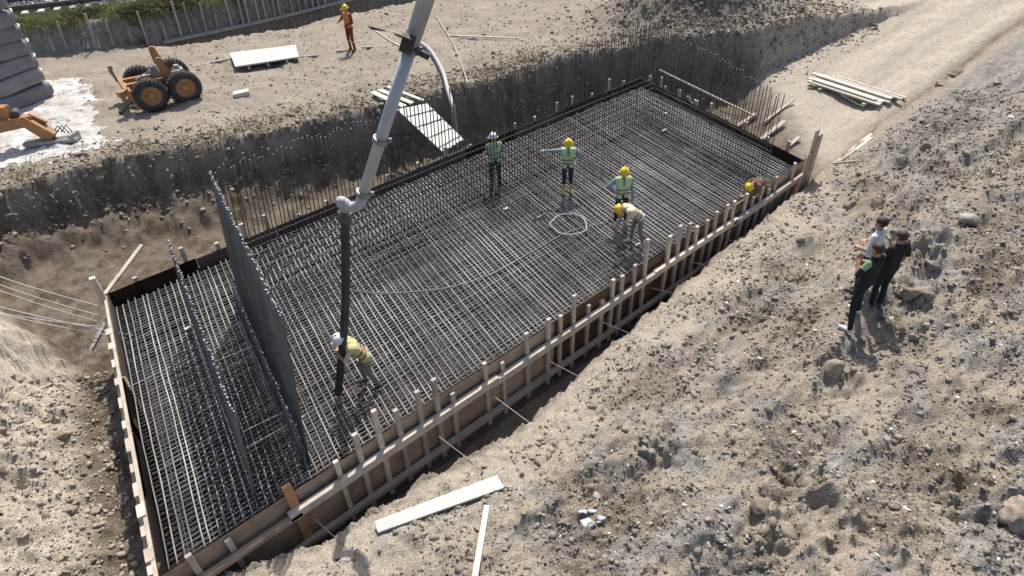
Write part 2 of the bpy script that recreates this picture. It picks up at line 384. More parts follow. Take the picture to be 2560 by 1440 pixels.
_ringc = {n: np.stack([np.cos(np.arange(n)*2*math.pi/n), np.sin(np.arange(n)*2*math.pi/n)], 1) for n in (4, 6)}
def bar_geo(p0, p1, r, n=6, wav=0.0, seg=0.45):
    """verts and faces of a straight, slightly wavy bar cut into short lengths"""
    x, y, z, L = frame(p0, p1)
    k = max(2, int(L/seg)+1); ts = np.linspace(0, 1, k)
    c = np.outer(1-ts, np.array(p0)) + np.outer(ts, np.array(p1))
    if wav:
        env = np.sin(math.pi*ts)**0.3
        for ax in (x, y):
            c = c + np.outer(env*(rng.normal(0, wav, k)*0.5 + wav*math.sqrt(2)*np.sin(ts*L*rng.uniform(.6, 1.6)+rng.uniform(0, 6))), np.array(ax))
    ring = _ringc[n]@np.array((x, y))*r
    v = (c[:, None, :]+ring[None]).reshape(-1, 3)
    a = (np.arange(k-1)[:, None]*n+np.arange(n)[None]); b = (np.arange(k-1)[:, None]*n+(np.arange(n)+1)[None] % n)
    f = np.stack([a, b, b+n, a+n], -1).reshape(-1, 4)
    return v, f, k
def bar(name, parent, p0, p1, r, mat="rebar_steel", n=6, wav=0.004):
    b = base_of(parent)
    v, f, k = bar_geo(Vector(p0)-b, Vector(p1)-b, r, n, wav)
    nv = len(v)
    caps = np.array([[0, 3, 2, 1], [0, 5, 4, 3], [nv-n, nv-n+1, nv-n+2, nv-n+3], [nv-n, nv-n+3, nv-n+4, nv-n+5]]) if n == 6 else np.array([[3, 2, 1, 0], [nv-4, nv-3, nv-2, nv-1]])
    me = fast_mesh(name, v, np.concatenate([f, caps]), mat, True)
    me.materials.append(MATS["bar_end"])
    mi = np.zeros(len(f)+len(caps), np.int32); mi[len(f):] = 1; me.polygons.foreach_set("material_index", mi)
    return add(name, me, parent)

class MB:
    def __init__(s): s.v = []; s.f = []; s.m = []
    def add(s, v, f, m=0):
        o = len(s.v); s.v += [Vector(p) for p in v]; s.f += [tuple(i+o for i in q) for q in f]; s.m += [m]*len(f); return s
    def box(s, c, size, rot=None, m=0):
        c = Vector(c); R = rot.to_matrix() if isinstance(rot, Euler) else (rot or Matrix.Identity(3))
        v = [c + R @ Vector((x*size[0]/2, y*size[1]/2, z*size[2]/2)) for x in (-1, 1) for y in (-1, 1) for z in (-1, 1)]
        return s.add(v, [(0, 1, 3, 2), (4, 6, 7, 5), (0, 4, 5, 1), (2, 3, 7, 6), (0, 2, 6, 4), (1, 5, 7, 3)], m)
    def beam(s, p0, p1, w, h, w1=None, h1=None, upv=(0, 0, 1), m=0):
        x, y, z, L = frame(p0, p1, upv); w1 = w if w1 is None else w1; h1 = h if h1 is None else h1
        v = []
        for p, a, b in ((Vector(p0), w, h), (Vector(p1), w1, h1)):
            v += [p + x*(i*a/2) + y*(j*b/2) for i, j in ((-1, -1), (1, -1), (1, 1), (-1, 1))]
        return s.add(v, [(3, 2, 1, 0), (4, 5, 6, 7), (0, 1, 5, 4), (1, 2, 6, 5), (2, 3, 7, 6), (3, 0, 4, 7)], m)
    def tube(s, pts, r, n=8, m=0, cap=True):
        pts = [Vector(p) for p in pts]; rs = r if hasattr(r, '__len__') else [r]*len(pts)
        v = []; f = []; ux = None
        for i, p in enumerate(pts):
            tdir = (pts[min(i+1, len(pts)-1)]-pts[max(i-1, 0)]).normalized()
            if ux is None:
                a = Vector((0, 0, 1)) if abs(tdir.z) < 0.9 else Vector((1, 0, 0)); ux = tdir.cross(a).normalized()
            else:
                ux = (ux - tdir*ux.dot(tdir)).normalized()
            uy = tdir.cross(ux)
            v += [p + (ux*math.cos(2*math.pi*k/n)+uy*math.sin(2*math.pi*k/n))*rs[i] for k in range(n)]
        for i in range(len(pts)-1):
            for k in range(n):
                a = i*n+k; b = i*n+(k+1) % n; f.append((a, b, b+n, a+n))
        if cap: f.append(tuple(range(n-1, -1, -1))); f.append(tuple(range((len(pts)-1)*n, len(pts)*n)))
        return s.add(v, f, m)
    def lathe(s, prof, c, axis, n=20, m=0, cap=True):
        axis = Vector(axis).normalized(); c = Vector(c)
        a = Vector((0, 0, 1)) if abs(axis.z) < 0.9 else Vector((1, 0, 0)); ux = axis.cross(a).normalized(); uy = axis.cross(ux)
        v = []; f = []
        for (r, h) in prof:
            v += [c + axis*h + (ux*math.cos(2*math.pi*k/n)+uy*math.sin(2*math.pi*k/n))*r for k in range(n)]
        for i in range(len(prof)-1):
            for k in range(n):
                q = i*n+k; w = i*n+(k+1) % n; f.append((q, w, w+n, q+n))
        if cap: f.append(tuple(range(n-1, -1, -1))); f.append(tuple(range((len(prof)-1)*n, len(prof)*n)))
        return s.add(v, f, m)
    def build(s, name, mats, parent=None, world=True, smooth=False, origin=None):
        mats = (mats,) if isinstance(mats, str) else mats
        o = Vector(origin) if origin is not None else (base_of(parent) if world else Vector((0, 0, 0)))
        me = mesh(name, [p-o for p in s.v], s.f, mats, s.m, smooth)
        bm = bmesh.new(); bm.from_mesh(me); bmesh.ops.recalc_face_normals(bm, faces=bm.faces); bm.to_mesh(me); bm.free()
        ob = add(name, me, parent)
        if parent is None: ob.location = o
        return ob
def gz(x, y): return float(ground_h(np.array([x]), np.array([y]))[0])
def V3(p, z): return Vector((float(p[0]), float(p[1]), float(z)))

# ------------------------------------------------------------------ ground sheet
def build_ground():
    ncol, nrow = 760, 620
    k = np.linspace(0, 1, nrow)
    ys = 1.5 + (np.exp(k*3.9)-1)/(math.exp(3.9)-1)*75
    ys = np.concatenate([ys, [95, 140, 260, 520, 900]])
    xi = np.linspace(-1, 1, ncol)
    hw = 8.5 + ys*0.98
    X = hw[:, None]*xi[None, :]; Y = np.repeat(ys[:, None], ncol, 1)
    Z = ground_h(X, Y)
    far = sstep(70, 140, Y); Z = Z*(1-far) + 1.3*far
    nr = len(ys)
    v = np.stack([X, Y, Z], -1).reshape(-1, 3)
    i = np.arange(nr-1)[:, None]*ncol + np.arange(ncol-1)[None, :]
    q = np.stack([i, i+1, i+ncol+1, i+ncol], -1).reshape(-1, 4)
    me = fast_mesh("ground", v, q, "dirt", True)
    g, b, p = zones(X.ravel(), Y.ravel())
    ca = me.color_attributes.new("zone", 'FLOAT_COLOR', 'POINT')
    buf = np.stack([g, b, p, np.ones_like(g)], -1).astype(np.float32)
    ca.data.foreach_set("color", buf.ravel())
    o = add("ground", me); o["kind"] = "structure"
build_ground()

# concrete blinding under the mat
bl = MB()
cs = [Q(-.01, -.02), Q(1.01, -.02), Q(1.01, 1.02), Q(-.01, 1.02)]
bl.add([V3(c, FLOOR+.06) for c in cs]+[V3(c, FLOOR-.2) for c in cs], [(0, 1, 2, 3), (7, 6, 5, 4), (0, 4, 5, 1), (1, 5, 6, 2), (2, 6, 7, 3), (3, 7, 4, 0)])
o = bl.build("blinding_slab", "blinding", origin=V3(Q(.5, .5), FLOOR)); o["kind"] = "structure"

# ------------------------------------------------------------------ reinforcement
U18 = np.linalg.norm(D-A); V77 = np.linalg.norm(B-A)
SR, SL_, TF, TE = 0.991, 0.004, 0.008, 0.980
TB, SRC = 0.725, 0.915           # lines of the back and right-hand curtains
SC1, SC2, SC2B = 0.080, 0.139, 0.131
_el = (B-A)/np.linalg.norm(B-A); nl_ = np.array((-_el[1], _el[0]))
def jit(a): return random.uniform(-a, a)

rm = thing("rebar_mat", "grey steel rebar grid covering the floor of the formed pit", "rebar mat", V3(Q(.5, .5), MAT_Z))
n = int(U18/0.135)
for i in range(n+1):
    s = SL_ + (SR-SL_)*i/n + jit(0.0012)
    bar("cross_bar", rm, V3(Q(s, TF), MAT_Z+jit(.006)), V3(Q(s+jit(.0008), TE+jit(.010)), MAT_Z+jit(.008)), 0.0140, "mat_steel", wav=.009)
n = int(V77*(TE-TF)/0.105)
for i in range(n+1):
    t = TF + (TE-.012-TF)*i/n + jit(.0012)
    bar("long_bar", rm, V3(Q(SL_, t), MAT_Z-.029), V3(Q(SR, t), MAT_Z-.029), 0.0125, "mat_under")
# lower layers of the cage, seen only as dark bars through the grid
LV, LF, off = [], [], 0
def low(p0, p1, r):
    global off
    v, f, k = bar_geo(p0, p1, r, 4); LV.append(v-np.array(rm.location)); LF.append(f+off); off += len(v)
for dz in (.16, .62):
    for i in range(int(U18/0.2)):
        s = SL_ + (SR-SL_)*(i+.45)/int(U18/0.2); low(V3(Q(s, TF), MAT_Z-dz), V3(Q(s, TE), MAT_Z-dz), 0.015)
    for i in range(int(V77/0.16)):
        t = TF + (TE-TF)*i/int(V77/0.16); low(V3(Q(SL_, t), MAT_Z-dz-.03), V3(Q(SR, t), MAT_Z-dz-.03), 0.014)
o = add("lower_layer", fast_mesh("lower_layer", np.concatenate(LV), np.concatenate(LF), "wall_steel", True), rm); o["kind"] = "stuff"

TIP = 2.98
def cage(name, label, pa, pb, step, top, r, hz=(), mat="rebar_steel", rjit=0.05, lean=None, lmat="rebar_steel", lr=0.0105, back=False):
    """a curtain of upright bars between plan points pa and pb, with level bars at heights hz"""
    pa = np.asarray(pa); pb = np.asarray(pb); L = np.linalg.norm(pb-pa); n = max(2, int(L/step))
    lean = np.zeros(2) if lean is None else lean
    th = thing(name, label, "rebar cage", V3((pa+pb)/2, MAT_Z))
    for i in range(n+1):
        k = i/n; p = pa+(pb-pa)*k + np.array((jit(.008), jit(.008)))
        tz = (top(k) if callable(top) else top)+jit(rjit)
        lv = np.asarray(lean(k)) if callable(lean) else lean
        q = p + lv*(tz-MAT_Z) + np.array((jit(.02), jit(.02)))
        bar("vertical_bar", th, V3(p, MAT_Z-.05), V3(q, tz), r, mat)
    e = (pb-pa)/L; off = np.array((-e[1], e[0]))*(r+.012)*(-1 if back else 1)
    for z in hz:
        la_, lb_ = (np.asarray(lean(0)), np.asarray(lean(1))) if callable(lean) else (lean, lean)
        bar("level_bar", th, V3(pa+la_*(z-MAT_Z)-off, z), V3(pb+lb_*(z-MAT_Z)-off, z+jit(.012)), lr, lmat)
    return th
WS = "cross_steel"
simple("cross_steel", (0.155, 0.148, 0.148), 0.5, 0.3, 0.25, 3.0, rnd=0.25)
HZ = [MAT_Z+.10, MAT_Z+.32]
HB = [MAT_Z+.08+.17*i for i in range(9)]
U_ = (D-A)/U18
cage("rebar_cage", "long back curtain of tall upright rebars standing across the mat", Q(SC2, TB), Q(SRC, TB-.02), 0.105, TIP, 0.0125, HB, mat="curtain_steel", rjit=.08, lmat="mat_under", lr=.009, lean=lambda k: U_*(.10-.17*k))
cage("rebar_cage", "right-hand curtain of tall upright rebars beside the stacked boards", Q(SRC, TF+.04), Q(SRC, TB-.03), 0.110, lambda k: 2.25+.65*k, 0.0125, HB[:7], mat="curtain_steel", rjit=.08, lmat="mat_under", lr=.009, lean=lambda k: U_*(-.02-.05*k))
cage("rebar_cage", "first cross curtain of tall rebars from the left end", Q(SC1, TB+.01), Q(SC1+.005, TF+.04), 0.066, 1.85, 0.0145, HZ, mat=WS, lmat=WS, lean=U_*.10)
cage("rebar_cage", "second cross curtain of tall rebars meeting the back curtain", Q(SC2, TB+.012), Q(SC2, TF+.06), 0.062, TIP, 0.0150, HZ, mat=WS, lmat=WS, lean=U_*.10)
cage("rebar_cage", "waist-high row of rebars left of the second cross curtain", Q(SC2B, TB-.10), Q(SC2B+.002, TF+.05), 0.080, MAT_Z+1.15, 0.0145, HZ, mat=WS, lmat=WS, lean=U_*.08)
# light distance rods lying over the cross walls
for k, (pa, pb, z) in enumerate((((-5.93, 9.3), (-5.09, 9.83), .1), ((-4.84, 7.52), (-4.05, 8.06), .1), ((-4.67, 7.17), (-3.82, 7.84), .1), ((-7.75, 9.0), (-6.75, 9.85), -.29))):
    mb = MB(); mb.tube([V3(pa, z), V3(pb, z)], 0.010, 6)
    o = mb.build("spacer_rod", "wire_steel", origin=V3(pa, z))
    tag(o, ["thin rod laid across both cross curtains, the farthest one", "thin rod tied across the cross curtains, the middle one",
            "thin rod tied across the cross curtains, nearest the camera", "thin rod leaning on the mat left of the first cross curtain"][k], "rod")

# ------------------------------------------------------------------ formwork
un_ = (D-A)/U18; nn = np.array((un_[1], -un_[0]))          # outward normal of the near side
def form_side(name, label, p0, p1, out, panel_len, top=0.0, bottom=-1.66, stakes=(), walers=(), stake_mat=("timber", "timber_grey"), batter=0.0, ply="plywood", stake_t=0.065):
    p0 = np.asarray(p0); p1 = np.asarray(p1); L = np.linalg.norm(p1-p0); e = (p1-p0)/L; out = np.asarray(out)
    th = thing(name, label, "formwork", V3((p0+p1)/2, bottom))
    n = int(round(L/panel_len)); gap = 0.012
    for i in range(n):
        a = p0+e*(L*i/n+gap/2); b = p0+e*(L*(i+1)/n-gap/2)
        zt = top+jit(.018); off = out*(jit(.008)); c = (a+b)/2+off
        m_ = off+out*batter/2; tilt = Vector((*(-out*batter), zt-bottom)).normalized()
        pn = board("panel", ply, th, V3(a+m_, (zt+bottom)/2), V3(b+m_, (zt+bottom)/2+jit(.004)), 0.027, math.hypot(zt-bottom, batter), upv=tilt)
        eo = board("panel_edge", "plywood_edge", th, V3(a+off, zt+.006), V3(b+off, zt+.006), 0.029, 0.012)
        ml = eo.matrix_local.copy(); eo.parent = pn; eo.matrix_local = pn.matrix_local.inverted() @ ml
    for (s, h, *r) in stakes:
        b = p0+e*s+out*(0.03+stake_t/2); w = r[0] if r else random.uniform(.08, .105); m = r[1] if len(r) > 1 else random.choice(stake_mat)
        lean = e*jit(.035)
        board("stake", m, th, V3(b+out*batter, bottom+.02), V3(b+lean, top+h), w, stake_t, upv=(*out, 0))
    for (s0, s1, z0, z1, o_, w, h, m) in walers:
        board("waler", m, th, V3(p0+e*s0+out*(o_-batter*z0/1.6), z0), V3(p0+e*s1+out*(o_-batter*z1/1.6), z1), w, h)
    return th
near_st = [(-.55, .1), (0.46, 0.14), (1.0, -0.06), (2.08, 0.28, .15, "timber_orange"), (2.92, 0.12), (3.34, 0.46), (3.76, 0.72), (4.18, 0.42), (4.62, 0.54), (5.0, 0.58), (5.36, -0.06), (6.2, 0.18), (6.64, -0.1), (7.3, 0.26), (7.88, 0.26), (8.24, 0.14), (8.64, 0.46), (9.1, -0.08), (9.56, -0.2), (9.9, 0.2), (10.2, 0.14), (10.64, 0.22), (11.04, 0.74), (11.86, 0.42), (12.28, 0.54), (12.62, 0.42), (13.02, 0.18), (13.44, 0.16), (13.78, 0.24), (14.24, 0.24), (14.58, 0.22), (15.12, 0.2), (15.54, -0.06), (15.9, 0.08), (16.32, -0.14), (16.64, 0.12), (17.52, 0.2)]
near = form_side("formwork_wall", "long near plywood formwork with stakes standing above its edge", A-un_*0.06, D+un_*0.1, nn, 2.05,
    stakes=[(s+0.06, *r) for s, *r in near_st if s > 0],
    walers=[(1.96, 6.46, -.36, -.36, .15, .11, .17, "timber_grey"), (6.36, 11.56, -.40, -.37, .155, .105, .16, "timber_grey"), (11.36, 14.76, -.34, -.36, .15, .11, .15, "timber"),
            (14.56, 18.56, -.42, -.33, .155, .10, .15, "timber_grey"), (0.02, 2.16, -.42, -.42, .16, .09, .11, "plywood"),
            (0.02, 5.76, -1.28, -1.25, .15, .10, .10, "timber_grey"), (5.66, 12.16, -1.25, -1.27, .152, .10, .10, "timber_grey"), (12.06, 17.96, -1.26, -1.24, .15, .10, .10, "plywood")])
# tall boards at the right corner
for k, (s, o_, h, w, m) in enumerate(((18.15, .10, 1.0, .20, "timber_grey"), (18.36, .12, .80, .24, "plywood"), (18.62, .04, .62, .16, "timber_grey"), (18.78, -.1, .30, .10, "timber"), (18.02, .14, .35, .22, "plywood"))):
    p = A-un_*.0+un_*(s)+nn*(o_+.06)
    board("corner_board", m, near, V3(p, -1.5), V3(p+un_*.05, h), w, .028, upv=(*nn, 0))
e_l = (B-A)/V77; nl = np.array((-e_l[1], e_l[0]))
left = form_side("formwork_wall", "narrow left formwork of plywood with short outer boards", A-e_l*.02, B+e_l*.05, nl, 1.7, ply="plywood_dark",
    stake_t=.12, stake_mat=("timber", "timber", "timber_pale"),
    stakes=[(0.18, .03, .16), (0.47, .05, .24), (0.92, .02, .2), (1.30, 0.06, .26), (1.77, .03, .3), (2.32, .0, .2), (2.85, .03, .34), (3.45, .02, .2), (4.05, .0, .3), (4.65, .03, .2), (5.3, .0, .24), (5.85, .04, .2), (6.35, .05, .2), (7.66, .62, .11)],
    walers=[(.02, 3.6, -.45, -.45, .20, .09, .11, "timber_grey"), (3.4, 7.6, -.5, -.48, .20, .09, .11, "timber_grey"), (.02, 7.6, -1.3, -1.3, .20, .09, .1, "timber_grey"),
            (0.0, 7.7, .02, .02, 0.05, .06, .03, "timber")])
e_b = (C-B)/np.linalg.norm(C-B); nb_ = np.array((-e_b[1], e_b[0]))
bst = []
s = .7
while s < 18.0:
    bst.append((s, random.choice((.05, .16, .3, .12, .4)))); s += random.uniform(.55, 1.15)
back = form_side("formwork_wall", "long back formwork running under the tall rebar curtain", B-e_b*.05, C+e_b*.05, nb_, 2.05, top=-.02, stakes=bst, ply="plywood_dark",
    walers=[(.2, 9.6, -.40, -.40, .14, .09, .11, "timber_grey"), (9.4, 18.3, -.42, -.40, .145, .09, .11, "timber_grey")])
e_r = (D-C)/np.linalg.norm(D-C); nr_ = np.array((-e_r[1], e_r[0])); nr_ = nr_ if nr_.dot(un_) > 0 else -nr_
rst = [(.5, .2), (1.1, .35, .09), (1.35, .1), (2.1, .22), (2.9, .15, .16), (3.6, .3), (4.4, .08), (5.2, .25), (6.1, .12), (6.9, .3)]
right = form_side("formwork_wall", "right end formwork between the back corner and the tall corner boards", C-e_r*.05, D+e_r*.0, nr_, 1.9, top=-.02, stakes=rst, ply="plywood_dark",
    walers=[(.1, 7.3, -.40, -.40, .14, .09, .11, "timber_grey"), (.3, 5.0, .22, .20, .62, .05, .05, "timber_grey")])
# braces at the left back corner
for k, (pa, pb, w, lab) in enumerate((
    ((*(B+e_l*.1+nl*.05), -.05), (*(B+e_b*1.15+nb_*.75), .42), .10, "pale timber brace leaning over the back left corner of the formwork"),
    ((*(B+nl*.02), -.4), (*(B+nl*.75-e_l*.55), -.95), .09, "short timber prop below the back left corner"),
    ((*(C+nr_*.12+e_r*2.4), .1), (*(C+nr_*.75+e_r*3.0), -1.3), .07, "timber strut propping the right end formwork"),
    ((*(C+nr_*.5+e_r*3.6), -.1), (*(C+nr_*2.1+e_r*3.0), -.9), .08, "loose timber strut slanting out behind the right end formwork"))):
    x, y, z, L = frame(pa, pb)
    o = board("timber_brace", "timber" if k != 1 else "timber_grey", None, pa, pb, w, .055)
    tag(o, lab, "brace")
# wire ties from the near formwork into the bank
for k, s in enumerate((2.2, 4.75, 6.15, 7.6, 9.3, 11.0, 12.5, 13.9)):
    p = A+un_*s+nn*.2; q = A+un_*(s+.12)+nn*1.25; zz = max(gz(*q)+.02, -1.1)
    mb = MB(); mb.tube([V3(p, -.55), V3(q, zz)], .006, 6)
    o = mb.build("tie_wire", "clamp_steel", origin=V3(p, -.55))
    tag(o, "thin steel tie from the near formwork into the bank, %s from its left end" % ["first", "second", "third", "fourth", "fifth", "sixth", "seventh", "last"][k], "wire", "ties along the near formwork")
# cables stretched in from the left
for k, (a, b, r) in enumerate((((-13.2, 12.8, .35), (-9.45, 11.62, -.25), .010), ((-13.2, 12.6, .33), (-9.35, 11.35, -.3), .009), ((-13.2, 12.55, .2), (-9.4, 11.3, -.45), .008),
                               ((-13, 11.6, .1), (-9.15, 11.15, -.5), .009), ((-12.9, 11.75, .25), (-8.2, 10.65, -.35), .010), ((-12.9, 11.55, .22), (-8.5, 10.7, -.45), .009))):
    pts = [Vector(a)*(1-i/8)+Vector(b)*(i/8)-Vector((0, 0, .10*math.sin(math.pi*i/8))) for i in range(9)]
    mb = MB(); mb.tube(pts, r, 6); o = mb.build("stay_cable", "wire_steel", origin=b)
    tag(o, "thin pale cable from the left edge to the formwork corner, %s from the top" % ["first", "second", "third", "fourth", "fifth", "lowest"][k], "cable", "cables reaching the left formwork")


# ------------------------------------------------------------------ people
def ico(n=1):
    bm = bmesh.new(); bmesh.ops.create_icosphere(bm, subdivisions=n, radius=1.0)
    v = np.array([p.co[:] for p in bm.verts]); f = np.array([[q.index for q in t.verts] for t in bm.faces]); bm.free(); return v, f
ICO2 = ico(2); ICO1 = ico(1)
def capsule(p0, p1, r0, r1):
    p0 = np.array(p0, float); p1 = np.array(p1, float); ax = p1-p0; L = np.linalg.norm(ax)
    z = ax/L if L > 1e-6 else np.array((0, 0, 1.0))
    a = np.array((1.0, 0, 0)) if abs(z[0]) < 0.9 else np.array((0, 1.0, 0))
    x = np.cross(a, z); x /= np.linalg.norm(x); y = np.cross(z, x)
    n = 10; rings = []
    for t in (-80, -45, -10): rings.append((p0+z*math.sin(math.radians(t))*r0, math.cos(math.radians(t))*r0))
    for t in (10, 45, 80): rings.append((p1+z*math.sin(math.radians(t))*r1, math.cos(math.radians(t))*r1))
    th = np.arange(n)*2*math.pi/n
    v = np.concatenate([c+r*(np.outer(np.cos(th), x)+np.outer(np.sin(th), y)) for c, r in rings])
    f = []
    for i in range(len(rings)-1):
        for k in range(n): f.append((i*n+k, i*n+(k+1) % n, (i+1)*n+(k+1) % n, (i+1)*n+k))
    f.append(tuple(range(n-1, -1, -1))); f.append(tuple(range((len(rings)-1)*n, len(rings)*n)))
    return v, f
def remeshed(name, bones, voxel, smooth_it=2):
    V, F = [], []; off = 0
    for b in bones:
        v, f = capsule(*b[:4]); V.append(v); F += [tuple(i+off for i in q) for q in f]; off += len(v)
    me = bpy.data.meshes.new(name+"_raw"); me.from_pydata(np.concatenate(V).tolist(), [], F)
    ob = bpy.data.objects.new(name+"_raw", me); col.objects.link(ob)
    m = ob.modifiers.new("r", 'REMESH'); m.mode = 'VOXEL'; m.voxel_size = voxel
    s_ = ob.modifiers.new("s", 'SMOOTH'); s_.iterations = smooth_it; s_.factor = 0.5
    dg = bpy.context.evaluated_depsgraph_get()
    out = bpy.data.meshes.new_from_object(ob.evaluated_get(dg))
    bpy.data.objects.remove(ob); bpy.data.meshes.remove(me)
    out.name = name; out.materials.clear()
    return out
def centers(me):
    c = np.empty(len(me.polygons)*3, np.float32); me.polygons.foreach_get("center", c); return c.reshape(-1, 3)
def near_tag(c, bones):
    best = np.full(len(c), 1e9); idx = np.zeros(len(c), int)
    for i, b in enumerate(bones):
        p0 = np.array(b[0]); p1 = np.array(b[1]); d_ = p1-p0; l2 = max(d_@d_, 1e-9)
        t = np.clip(((c-p0)@d_)/l2, 0, 1); r = b[2]+(b[3]-b[2])*t
        q = np.linalg.norm(c-(p0+t[:, None]*d_), axis=1)-r
        m = q < best; best[m] = q[m]; idx[m] = i
    return idx
def stand(**k):
    J = dict(hip=(0, 0, .95), chest=(0, .0, 1.28), neck=(0, -.01, 1.47), head=(0, .02, 1.62),
             sh=((.185, -.01, 1.42), (-.185, -.01, 1.42)), el=((.25, -.03, 1.15), (-.25, -.03, 1.15)), wr=((.25, .06, .92), (-.25, .06, .92)),
             hd=((.25, .10, .84), (-.25, .10, .84)), kn=((.11, .03, .51), (-.11, .03, .51)), an=((.12, -.02, .09), (-.12, -.02, .09)), face=(0, 1, 0))
    J.update(k); return J
def person(label, loc, yaw, J, shirt, pants, boots, sleeve=None, vest=None, vest_band="vest_band", helmet=None, hair=True, shin=None, scale=1.0, extra=None):
    th = thing("person", label, "person", loc, yaw); th.scale = (scale,)*3
    v = lambda a: np.array(a, float)
    hip, chest, neck, head = v(J["hip"]), v(J["chest"]), v(J["neck"]), v(J["head"])
    fc = v(J["face"]); fc /= np.linalg.norm(fc)
    upd = (head-neck); upd /= np.linalg.norm(upd); rt = np.cross(fc, upd); rt /= np.linalg.norm(rt); fc = np.cross(upd, rt)
    sh, el, wr, hd, kn, an = (tuple(v(p) for p in J[k]) for k in ("sh", "el", "wr", "hd", "kn", "an"))
    side = sh[0]-sh[1]; side /= np.linalg.norm(side)
    hs = J.get("hs", side); hs = v(hs)/np.linalg.norm(v(hs))
    sl = sleeve or shirt
    T = []   # torso
    for k in (1, -1):
        T += [(hip+hs*.075*k, (hip+chest)/2+side*.065*k, .115, .105, 'shirt'), ((hip+chest)/2+side*.065*k, chest+side*.085*k, .105, .115, 'shirt'),
              (chest+side*.085*k, sh[0 if k > 0 else 1]-side*.03*k, .115, .075, 'shirt')]
    T += [(chest, neck-(neck-chest)*.12, .10, .075, 'shirt')]
    bones = list(T)
    bones += [(hip+hs*.07, hip-hs*.07-np.array((0, 0, .03)), .125, .125, 'pants')]
    bones += [(neck-(neck-chest)*.15, head-upd*.02, .058, .055, 'skin'), (head-upd*.045+fc*.01, head+upd*.035-fc*.012, .078, .092, 'skin'),
              (head-upd*.085+fc*.035, head-upd*.06+fc*.06, .042, .034, 'skin'), (head-upd*.02+fc*.09, head-upd*.035+fc*.108, .012, .015, 'skin')]
    for k in (1, -1): bones += [(head+rt*.085*k-upd*.01, head+rt*.09*k-upd*.035, .014, .012, 'skin')]
    for i in (0, 1):
        k = 1 if i == 0 else -1
        hj = hip+hs*.095*k-np.array((0, 0, .03))
        mid = (sh[i]+el[i])/2
        bones += [(sh[i], mid, .066, .058, 'cap'), (mid, el[i], .058, .050, 'sleeve'), (el[i], wr[i], .048, .036, 'fore')]
        hv = hd[i]-wr[i]; hl = np.linalg.norm(hv); hv = hv/hl
        pside = np.cross(hv, np.array((0, 0, 1.0)) if abs(hv[2]) < .8 else fc); pside /= np.linalg.norm(pside); pn = np.cross(pside, hv)
        palm = wr[i]+hv*.075
        bones += [(wr[i]+hv*.02-pside*.015, palm-pside*.022, .024, .020, 'skin'), (wr[i]+hv*.02+pside*.015, palm+pside*.022, .024, .020, 'skin')]
        for j, (o_, ln) in enumerate(((-.033, .060), (-.011, .072), (.011, .068), (.033, .052))):
            a = palm+pside*o_; b = a+hv*ln*.55+pn*.006; c_ = b+hv*ln*.45+pn*.028
            bones += [(a, b, .0115, .0105, 'skin'), (b, c_, .0105, .0095, 'skin')]
        a = wr[i]+hv*.03-pside*.03; b = a-pside*.028+hv*.035+pn*.008
        bones += [(a, b, .014, .012, 'skin'), (b, b+hv*.03+pn*.014, .012, .010, 'skin')]
        bones += [(hj, kn[i], .095, .066, 'pants'), (kn[i], kn[i]+(an[i]-kn[i])*.45, .066, .060, 'pants'), (kn[i]+(an[i]-kn[i])*.45, an[i], .060, .046, 'shin')]
        fd = v(J["toe"][i]) if "toe" in J else np.array((0.02*k, .15, -.045))
        bones += [(an[i]-np.array((0, .02, .03)), an[i]+fd, .050, .042, 'boot'), (an[i]+fd, an[i]+fd*1.25*np.array((1, 1, 1.0)), .042, .036, 'boot')]
    me = remeshed("body", bones, 0.0105)
    cmap = dict(cap=J.get("cap", sl), shirt=shirt, sleeve=sl, fore=J.get("fore", "skin"), pants=pants, shin=shin or pants, boot=boots, skin="skin")
    names = sorted(set(cmap.values()))
    for nme in names: me.materials.append(MATS[nme])
    idx = near_tag(centers(me), bones); tagmat = np.array([names.index(cmap[b[4]]) for b in bones], np.int32)
    me.polygons.foreach_set("material_index", tagmat[idx]); me.polygons.foreach_set("use_smooth", np.ones(len(me.polygons), bool))
    add("body", me, th)
    if vest:
        vb = [(a, b, r0+.022, r1+.022, t) for a, b, r0, r1, t in T]
        vb = [(a, b, r0, min(r1, .098), t) for a, b, r0, r1, t in vb]
        vm = remeshed("vest", vb, 0.014); vm.materials.append(MATS[vest]); vm.materials.append(MATS[vest_band])
        c = centers(vm); ax = neck-hip; L = np.linalg.norm(ax); k = ((c-hip)@ax)/L/L
        band = ((k > .10) & (k < .19)) | ((k > .32) & (k < .41))
        if vest == "vest_green": band |= ((c-neck)@fc > .05) & (np.abs((c-neck)@side) < .035) & (k > .62)
        vm.polygons.foreach_set("material_index", band.astype(np.int32)); vm.polygons.foreach_set("use_smooth", np.ones(len(vm.polygons), bool))
        add("vest", vm, th)
    R = Matrix((Vector(rt), Vector(fc), Vector(upd))).transposed()
    if helmet:
        mb = MB(); hc = Vector(head+upd*.045)
        prof = [(.150, -.012), (.152, .0), (.128, .012), (.126, .04), (.112, .085), (.080, .118), (.035, .136), (.004, .139)]
        mb.lathe(prof, hc, Vector(upd), 20)
        mb.box(hc+Vector(fc)*.155, (.16, .075, .010), R); mb.tube([hc+Vector(upd)*.141-Vector(fc)*.08, hc+Vector(upd)*.146, hc+Vector(upd)*.141+Vector(fc)*.08], .014, 6)
        mb.build("helmet", helmet, th, world=False, smooth=True)
    elif hair:
        v_, f_ = ICO2; hv_ = []
        for p in v_:
            q = np.array(p)*np.array((.092, .104, .096))
            hv_.append(head+upd*.035-fc*.018+rt*q[0]+fc*q[1]+upd*q[2])
        keep = [tuple(t) for t in f_ if (v_[t].mean(0)[2] > .05 - .9*(v_[t].mean(0)[1] < -.15))]
        me2 = mesh("hair", hv_, keep, ("hair",), smooth=True); o = add("hair", me2, th)
